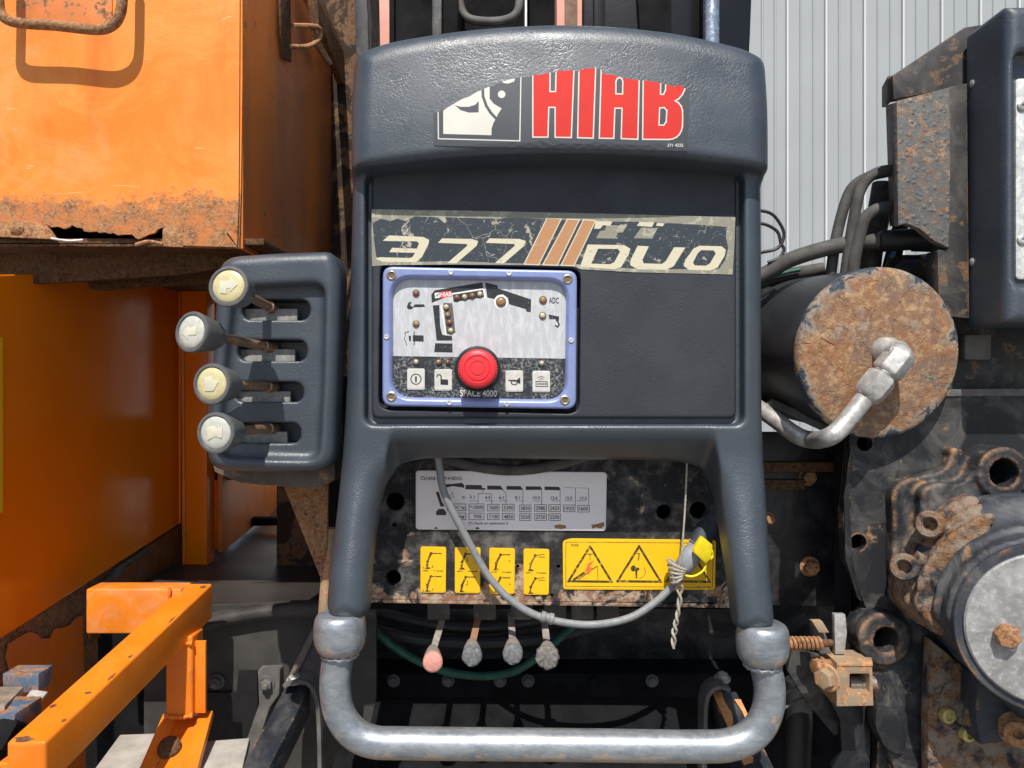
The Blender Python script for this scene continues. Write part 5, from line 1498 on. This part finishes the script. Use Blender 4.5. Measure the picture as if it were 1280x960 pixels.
for k, q in enumerate([[(1012, 424), (1024, 418), (1045, 417), (1062, 414), (1068, 420), (1050, 424), (1040, 428), (1030, 438), (1018, 446), (1010, 440)], [(1100, 347), (1108, 356), (1118, 368), (1130, 380), (1142, 392), (1150, 406), (1146, 410), (1134, 398), (1124, 382), (1110, 370), (1102, 358)], [(1146, 410), (1160, 416), (1172, 422), (1184, 428), (1180, 434), (1164, 424), (1150, 416)]]):
    build('rust_flake', slab([onend(x, y, 0.5) for x, y in q], -3.5), CANE, cn, 0.8)
# fitting: stub, elbow block, nut, pipe
FWD = -CA
b0 = Vector(onend(1104, 438, 0))
build('fitting_stub', lathe(b0, FWD, [(17, -3), (17, 14), (14, 18), (13, 34)], 28), ZINC, cn, smooth=40)
e0 = Vector(onend(1128, 441, 30)); e1 = Vector(onend(1104, 470, 28)); e2 = Vector(onend(1080, 499, 26))
ad = (e1 - e0).normalized()
build('elbow_block', lathe(e0, ad, [(9, -8), (15, -3), (19, 3), (19, 30), (17, 33)], 6, 0.2), ZINC, cn, 1.5, smooth=30)
build('thread', join(*[lathe(e0 + ad * (33 + 3 * k), ad, [(13, -1), (14.5, 0.4), (14.5, 1.4), (13, 2.4)], 24) for k in range(3)]), ZINC, cn, smooth=40)
build('pipe_nut', lathe(e1 + ad * 2, ad, [(16, -3), (19.5, 1), (19.5, 24), (17, 30), (14, 33)], 6, 0.5), ZINC, cn, 1.4, smooth=30)
build('ferrule', lathe(e2 - ad * 6, ad, [(14, -2), (14, 2), (12.6, 4)], 24), ZINC, cn, smooth=40)
build('pipe', tube(spline([tuple(e2 - ad * 6), onend(1062, 522, 26), onend(1048, 538, 27), onend(1034, 547, 22), S(1016, 550, 55), S(996, 544, 72), S(968, 524, 100), S(930, 498, 150), S(880, 470, 220)], 8), 11.6, 20), ZINC, cn, smooth=60)
build('flat_strap', slab([S(958, 507, 120), S(966, 500, 118), S(1038, 532, 60), S(1030, 540, 62)], 6), DUSTY, cn, 1)

# ------------------------------------------------------------------ second console with bracket, right edge
rc = thing('second_console', 'dark grey moulded housing with riveted white plate cut by the picture edge', 'console housing', S(1260, 410, 0))
ul = S(1259, 0, -40)[0]
vt, vb_ = S(0, 6, -40)[2], S(0, 404, -40)[2]
ob = [(ul, vt), (ul + 330, vt - 6), (ul + 330, vb_), (ul, vb_)]
ib = rpoly([(ul + 9, S(0, 62, -40)[2]), (ul + 300, S(0, 62, -40)[2]), (ul + 300, S(0, 362, -40)[2]), (ul + 9, S(0, 362, -40)[2])], 14)
def f_rc(u, w, v):
    d = extr(sdpoly(u, v, ob), w - 4, 46, 13)
    return smax(d, -extr(sdpoly(u, v, ib), w + 60, 40, 6), 7)
build_net('shell', f_rc, (ul - 12, -50, vt - 20), (ul + 345, 58, vb_ + 12), 3.6, GREY, rc)
wp = build('white_plate', prism(rrect(1270, 98, 1540, 349, 5), -24, -17), ALU, rc, 1)
for y in (133, 300):
    build('screw', lathe(S(1277, y, -24), (0, -1, 0), [(6, -1), (6, 2), (4.4, 3.2), (2.2, 3.2), (1.8, 1.6), (0, 1.6)], 18), ZINC, rc, smooth=40)
for x, y in ((1216, 104), (1220, 327)):
    p = (ul, S(0, 0, 30)[1], S(0, y, 28)[2])
    build('side_screw', lathe((ul + 1, 30, p[2]), (-1, 0, 0), [(5, -1), (5, 1.5), (3, 2.6), (0, 2.8)], 16), ZINC, rc, smooth=40)
br = thing('rusty_bracket', 'blistered blue and rust steel bracket beside the second console', 'bracket', S(1160, 400, 60))
build('back_plate', prism([(1116, 94), (1206, 34), (1232, 30), (1232, 398), (1178, 396), (1172, 310), (1184, 112), (1117, 124)], 52, 66), BRKD, br, 1.5)
build('side_wall', slab([S(1116, 94, 66), S(1116, 124, 66), S(1108, 134, 130), S(1108, 108, 130)], 6), BRKD, br, 1)
build('front_flange', prism([(1121, 126), (1187, 109), (1188, 210), (1186, 310), (1168, 301), (1150, 286), (1133, 279), (1123, 282)], 28, 40), BRK, br, 1.5)
build('flange_side', slab([S(1121.5, 127, 30), S(1123.5, 281, 30), S(1112, 283, 110), S(1107, 132, 110)], -5), BRKD, br, 1)
build('web', prism([(1186, 108), (1209, 104), (1212, 398), (1174, 394), (1172, 312), (1186, 312)], 32, 60), BRKD, br, 1.5)
bl_r = random.Random(2)
bm_parts = []
for k in range(46):
    x = bl_r.uniform(1126, 1172); y = bl_r.uniform(120, 278)
    if bl_r.random() < (y - 120) / 220: continue
    r_ = bl_r.uniform(0.9, 2.4)
    bm_parts.append(lathe(S(x, y, 28.5), (0, -1, 0), [(r_, -0.6), (r_ * 0.8, r_ * 0.45), (0, r_ * 0.75)], 7))
o = build('paint_blisters', join(*bm_parts), BRK, br); o['kind'] = 'stuff'

# hoses between canister and bracket
hose('hydraulic_hose', 'outer dusty hose arching down behind the canister', [S(1140, 206, 110), S(1112, 214, 112), S(1088, 220, 114), S(1066, 234, 118), S(1054, 262, 122), S(1043, 310, 128), S(1036, 370, 140), S(1030, 460, 160)], 7.6, HOSE, group='hoses behind the canister')
hose('hydraulic_hose', 'second dusty hose nested inside the outer arching one', [S(1150, 208, 90), S(1116, 212, 92), S(1092, 218, 94), S(1076, 236, 96), S(1068, 270, 100), S(1060, 320, 108), S(1054, 370, 120), S(1050, 460, 140)], 7.6, HOSE, group='hoses behind the canister')
hose('hydraulic_hose', 'inner short hose bending down below the arching hoses', [S(1150, 257, 88), S(1112, 259, 90), S(1092, 264, 92), S(1080, 276, 94), S(1073, 300, 98), S(1066, 340, 106), S(1062, 440, 130)], 8.6, HOSE, group='hoses behind the canister')
hose('hydraulic_hose', 'dark hose hanging straight in the gap behind the inner hose', [S(1105, 230, 150), S(1098, 270, 150), S(1088, 320, 154), S(1080, 400, 160)], 16, BRKD, group='hoses behind the canister')
bh = thing('ferruled_hose', 'thick dark hose with black crimped ferrule crossing above the canister', 'hose', S(1050, 320, 90))
build('hose', tube(spline([S(880, 378, 170), S(955, 343, 140), S(985, 326, 130), S(1020, 314, 122), S(1060, 305, 112), S(1105, 301, 104)], 8), 11, 18), HOSE, bh)
build('ferrule', tube([S(1098, 302, 106), S(1102, 301.6, 105), S(1103, 301.5, 104), S(1140, 299, 98), S(1142, 299, 98), S(1180, 300, 92)], [12.8, 15, 15, 15, 17, 17], 20), BLACKD, bh, smooth=40)
hose('return_hose', 'dusty hose with green streak lying on the canister', [S(900, 372, 240), S(955, 352, 220), S(990, 343, 210), S(1030, 336, 200)], 10, HOSE)
hose('green_wire', 'green wire running under the dark ferruled hose', [S(900, 366, 225), S(955, 348, 205), S(985, 340, 196), S(1000, 337, 192)], 3.2, HOSEG, cat='wire')
for k, pts in enumerate([[(940, 262), (962, 266), (974, 278), (980, 294), (972, 310), (950, 316)], [(940, 278), (958, 281), (972, 290), (976, 304), (980, 312), (974, 322), (960, 328)]]):
    hose('thin_wire', ['thin black wire looping beside the console top edge', 'lower thin black wire looping round the first'][k], [S(x, y, 130) for x, y in pts], 2.4, HOSEB, cat='wire', group='thin wires beside the console', seg=8)
bt = thing('link_bar', 'dark steel link with a blue stripe behind the hoses', 'link', S(1110, 340, 150))
build('bar', slab([S(1118, 270, 140), S(1134, 270, 140), S(1118, 350, 150), S(1098, 350, 150)], 10), BLACK, bt, 1)
build('stripe', slab([S(1116, 306, 136), S(1122, 306, 136), S(1110, 342, 144), S(1104, 342, 144)], 3), m_plain('blue tape', (0.12, 0.24, 0.45), 0.4), bt)
dk = thing('valve_block', 'dark oily valve block between canister and second console', 'valve block', S(1180, 420, 130))
build('block', boxr(1128, 318, 1180, 470, 140, 190), BLACKR, dk, 3)
build('coupling', lathe(S(1120, 340, 150), (1, 0, -0.1), [(12, -10), (18, 0), (18, 30), (22, 32), (22, 60)], 20), BLACKR, dk, smooth=40)
build('block', boxr(1160, 385, 1300, 500, 80, 160), BRKD, dk, 3)
build('block', boxr(1206, 418, 1240, 450, 60, 84), DUSTY, dk, 4)

# ------------------------------------------------------------------ big black support plate with lugs, right
sup = thing('support_plate', 'chipped black support plate with cast lugs on the right', 'support plate', S(1170, 960, 70))
SW = 62
so2 = [(1062, 500), (1076, 488), (1420, 484), (1420, 1060), (1100, 1060), (1096, 960), (1100, 880), (1090, 800), (1088, 772), (1066, 720), (1056, 700), (1054, 640), (1062, 560)]
build('plate', plate(so2, [circ(1073, 678, 10.5), circ(1081, 554, 10), circ(1106, 798, 17), circ(1245, 590, 18)], SW, SW + 16), BLACKR, sup, smooth=20)
build('dark_backing', boxr(1066, 480, 1420, 1100, SW + 50, SW + 58), DARK, sup)  # backing added behind the plate so its holes look dark
build('top_edge', slab([S(1070, 488, SW - 2), S(1420, 484, SW - 2), S(1420, 494, SW - 2), S(1072, 496, SW - 2)], -6), m_paint('scraped top edge', (0.10, 0.105, 0.11), 0.35, 0.6, 0.6, 0.5), sup, 1)
build('left_fold', slab([S(1055, 620, SW - 3), S(1063, 560, SW - 3), S(1068, 562, SW - 3), S(1062, 640, SW - 3), S(1067, 704, SW - 3), S(1078, 752, SW - 3), S(1072, 748, SW - 3), S(1057, 700, SW - 3)], -8), BLACK, sup, 1)
Lc = S(1247, 590, SW - 34); L2 = S(1103, 797, SW - 20)
ARM = PS([(1120, 650), (1117, 620), (1124, 606), (1140, 598), (1165, 594), (1185, 588), (1192, 572), (1192, 560), (1205, 560), (1212, 575), (1225, 568), (1262, 600), (1282, 640), (1300, 700), (1180, 700), (1140, 660), (1128, 720), (1118, 720)], SW - 25)
ARM = chaikin(ARM, 2)
ARM2 = chaikin(PS([(1152, 632), (1152, 615), (1162, 606), (1180, 604), (1200, 606), (1214, 596), (1222, 580), (1270, 590), (1285, 620), (1320, 640), (1320, 690), (1170, 690), (1150, 680)], SW - 40), 2)
def f_lug(u, w, v):
    d1 = extr(np.hypot(u - Lc[0], v - Lc[2]) - 33, w - (SW - 14), 34, 3)
    d2 = extr(np.hypot(u - L2[0], v - L2[2]) - 34, w - (SW - 4), 24, 4)
    arm = extr(sdpoly(u, v, ARM), w - (SW - 4), 16, 3)
    arm2 = extr(sdpoly(u, v, ARM2), w - (SW - 10), 30, 4)
    d = smin(smin(d1, arm2, 8), arm, 3)
    low = extr(sdpoly(u, v, PS([(1090, 790), (1135, 760), (1165, 780), (1170, 980), (1120, 980), (1092, 880), (1086, 830)], SW - 10)), w - (SW - 2), 16, 6)
    d = np.minimum(d, smin(d2, low, 12))
    d = np.maximum(d, -(np.hypot(u - Lc[0], v - Lc[2]) - 18.5))
    d = np.maximum(d, -(np.hypot(u - L2[0] - 2, v - L2[2] - 1) - 17))
    return d + 0.35 * np.sin(u * 0.41 + w * 0.37) * np.sin(v * 0.39 + w * 0.3)
build_net('cast_lugs', f_lug, (1050, 0, 540), (1400, 90, 990), 3.0, LUG, sup)
build('casting_mark', join(text_vf('911', [(1103, 852), (1122, 852), (1122, 874), (1103, 874)], SW - 19), text_vf('2', [(1130, 852), (1140, 850), (1140, 868), (1130, 868)], SW - 19)), BLACKD, sup, smooth=0)
o = bpy.data.objects.get('casting_mark'); md = o.modifiers.new('raise', 'SOLIDIFY'); md.thickness = 0.0016
build('lower_pocket', prism(rpoly([(1096, 882), (1128, 890), (1134, 930), (1128, 945), (1108, 938), (1094, 910)], 8, 4), SW - 26, SW), BLACK, sup, 3)

# ------------------------------------------------------------------ hydraulic pump body
pu = thing('slew_motor', 'rusty hydraulic motor with round grey cover plate and flanged block', 'motor', S(1230, 940, 20))
PA = Vector((0.31, 0.95, 0.0)).normalized()               # from the cover back into the plate
PC = Vector(S(1317, 790, -112))
def rad_h(u, w, v):
    x, y, z = u - PC.x, w - PC.y, v - PC.z
    h = x * PA.x + y * PA.y + z * PA.z
    return np.sqrt(np.maximum(x * x + y * y + z * z - h * h, 0)), h
def rough_(u, w, v):
    return (np.sin(u * .23 + 1) * np.sin(v * .26 + w * .2) + 0.8 * np.sin(u * .47 + w * .4) * np.sin(v * .41 + 2) + 0.6 * np.sin(u * .11 + v * .13) * np.sin(w * .19 + v * .07))
_c0 = S(1112, 738, 20); _c1 = S(1250, 900, 20)
_ld = np.array([_c1[0] - _c0[0], _c1[2] - _c0[2]]); _ld /= np.linalg.norm(_ld)
def f_pump(u, w, v):
    q, h = rad_h(u, w, v)
    prof = 93 + 9 * sstep(12, 18, h) + 8 * sstep(36, 44, h) + 26 * sstep(50, 88, h)
    d = extr(q - prof, h - 78, 66, 4) * 0.9
    d = smax(d, (u - _c0[0]) * -_ld[1] + (v - _c0[2]) * _ld[0] + 8, 8)
    return d + 0.45 * rough_(u, w, v)
build_net('motor_body', f_pump, (1090, -130, 610), (1400, 60, 910), 3.2, PUMPB, pu)
def f_flange(u, w, v):
    q, h = rad_h(u, w, v)
    d = extr(q - (146 - 10 * sstep(100, 84, h)), h - 118, 42, 5)
    d = smin(d, extr(q - 128, h - 76, 26, 4), 8)
    cut = (u - _c0[0]) * -_ld[1] + (v - _c0[2]) * _ld[0]
    d = smax(d, cut, 6)
    d = smax(d, (u - S(1222, 600, 10)[0]) * 0.94 + (v - S(1222, 600, 10)[2]) * 0.33, 10)
    ang = np.arctan2(v - PC.z, u - PC.x - 35)
    groove = extr(np.abs(ang + 2.63) * 140 - 5, h - 86, 14, 1)
    d = np.maximum(d, -groove)
    return d + 0.8 * rough_(u, w, v)
build_net('flange_block', f_flange, (1090, -60, 580), (1420, 64, 925), 3.2, CAST, pu)
build('cover_rim', lathe(PC + PA * 14, -PA, [(97, -10), (97, 2), (95, 5), (86, 5)], 64), PUMPB, pu, smooth=40)
build('cover_plate', lathe(PC + PA * 9, -PA, [(86, -6), (86, 3), (84, 5), (40, 5.4), (0, 5.6)], 64), COVER, pu, smooth=40)
def oncover(px, py, off=6.0):
    o_ = Vector((640, -950, 480)); d = Vector(S(px, py, 0)) - o_
    t_ = ((PC + PA * 9 - PA * off) - o_).dot(PA) / d.dot(PA)
    return o_ + d * t_
build('cover_bolt', hexbolt(oncover(1257, 793, 4), -PA, 13.5, 14, 0.2, False), BOLTRUST, pu, 1.2, smooth=30)
RING = [(17, -10), (17, 8), (15, 11), (9.5, 11), (8, 7), (7.5, -2), (0, -2)]
for x, y in ((1163, 656), (1131, 709)):
    p_ = oncover(x, y, -66)
    build('socket_bolt', lathe(p_, (-PA + Vector((-0.35, 0, -0.25))), RING, 26), CAST, pu, smooth=40)
mb = thing('motor_bracket', 'dirty brown bracket below the motor with studs and brass rings', 'bracket', S(1230, 960, 20))
build('bracket_plate', plate([(1164, 800), (1215, 842), (1250, 850), (1420, 850), (1420, 1060), (1162, 1060), (1160, 900)], [], 16, 34), CAST, mb, 2)
build('bracket_block', prism([(1222, 845), (1262, 872), (1420, 880), (1420, 938), (1270, 926), (1226, 932), (1220, 900)], -20, 16), PUMPB, mb, 4)
build('block_bolt', lathe(S(1272, 908, -20), (-0.5, -0.8, 0), [(22, -2), (22, 12), (17, 16), (15, 26), (6, 27), (5, 20), (0, 20)], 28), BOLTRUST, mb, smooth=40)
build('stud', lathe(S(1208, 890, 14), (0.35, -0.9, -0.1), [(17, -6), (17, 4), (15, 6), (15, 8), (17, 10), (17, 16), (12, 17), (0, 17)], 26), CAST, mb, smooth=40)
for x, y in ((1184, 894), (1209, 917)):
    build('brass_ring', lathe(S(x, y, 14), (0.2, -1, 0), [(9.5, -4), (9.5, 4), (8, 5.5), (5.5, 5.5), (5, 1), (0, 1)], 22), YELRING, mb, smooth=40)

# ------------------------------------------------------------------ rusty clamp latch by the right collar
lt = thing('clamp_latch', 'light rusty clamp with bolts and spring beside the right collar', 'clamp', S(1060, 884, 20))
LW = 10
build('jaw', plate([(1046, 828), (1090, 828), (1092, 882), (1046, 883)], [rrect(1062, 842, 1087, 866, 2, 3)], LW, LW + 46), CLAMP, lt, 1.4)
build('jaw_side', slab([S(1046, 828, LW), S(1046, 883, LW), S(1036, 872, LW + 50), S(1034, 822, LW + 50)], -6), CLAMP, lt, 1.2)
build('jaw_top', slab([S(1046, 828, LW - 1), S(1091, 828, LW - 1), S(1088, 816, LW + 48), S(1036, 815, LW + 48)], 5), CLAMP, lt, 1.2)
build('pin', lathe(S(1060, 854, LW + 22), (1, 0, 0), [(9.5, 0), (9.5, 14), (11, 15), (11, 18), (9, 19), (9, 21), (11, 22), (11, 25), (9, 26), (9, 34)], 20), m_metal('worn pin', (0.3, 0.25, 0.22), 0.5, 0.5), lt, smooth=40)
build('clamp_bolt', hexbolt(S(1029, 832, LW + 14), (-1, -0.25, 0), 12, 14, 0.1, False), BOLTRUST, lt, 1, smooth=30)
build('bolt_shank', tube([S(1022, 832, LW + 14), S(1042, 832, LW + 22)], 8, 14), BOLTRUST, lt, smooth=40)
build('clamp_bolt', hexbolt(S(1034, 847, LW - 2), (-0.8, -0.6, 0), 13, 10, 0.4, True), CLAMP, lt, 1, smooth=30)
build('upright_bar', slab([S(1043, 768, LW + 24), S(1057, 768, LW + 24), S(1059, 790, LW + 24), S(1056, 818, LW + 24), S(1044, 818, LW + 24)], -9), ZINC, lt, 1.2)
build('slanted_bar', slab([S(1015, 777, LW + 30), S(1028, 777, LW + 30), S(1040, 820, LW + 30), S(1028, 822, LW + 30), S(1018, 800, LW + 30)], -12), DUSTY, lt, 1.2)
build('slanted_tip', slab([S(1015, 776.5, LW + 14), S(1028, 776.5, LW + 14), S(1037, 791, LW + 14), S(1024, 791, LW + 14)], -10), CLAMP, lt, 1)
hel = []
for k in range(8 * 18 + 1):
    a = 2 * math.pi * k / 18
    p = S(983 + 43 * k / (8 * 18), 804, LW + 6)
    hel.append((p[0], p[1] + 6.6 * math.sin(a), p[2] + 6.6 * math.cos(a)))
build('spring', tube(hel, 2.3, 7), BOLTRUST, lt)
build('spring_rod', tube([S(975, 804, LW + 6), S(1040, 804, LW + 10)], 5, 12), RUSTD, lt, smooth=40)
build('tail_bar', slab([S(1036, 872, LW + 60), S(1090, 880, LW + 60), S(1086, 1010, LW + 60), S(1052, 1010, LW + 60), S(1040, 960, LW + 60), S(1052, 940, LW + 60), S(1050, 900, LW + 60)], -10), BLACK, lt, 1.5)
build('dark_arm', slab([S(990, 812, LW + 80), S(1040, 822, LW + 80), S(1060, 905, LW + 80), S(1044, 920, LW + 80), S(1010, 880, LW + 80), S(984, 838, LW + 80)], -10), BLACKD, lt, 1.5)
hose('corrugated_hose', 'black corrugated hose hanging in the shadow behind the right collar', [S(998, 850, 200), S(998, 900, 200), S(996, 960, 200), S(996, 1040, 200)], 20, HOSEB)
for k, (a, b) in enumerate([((960, 876), (1014, 850)), ((965, 894), (1030, 856))]):
    hose('thin_rod', ['thin grey rod crossing the shadow behind the grab rail bend', 'lower thin grey rod crossing the same shadow'][k], [S(*a, 120), S(*b, 130)], 2.0, DUSTY, 2, 'rod', 'thin rods in the shadow', 8)
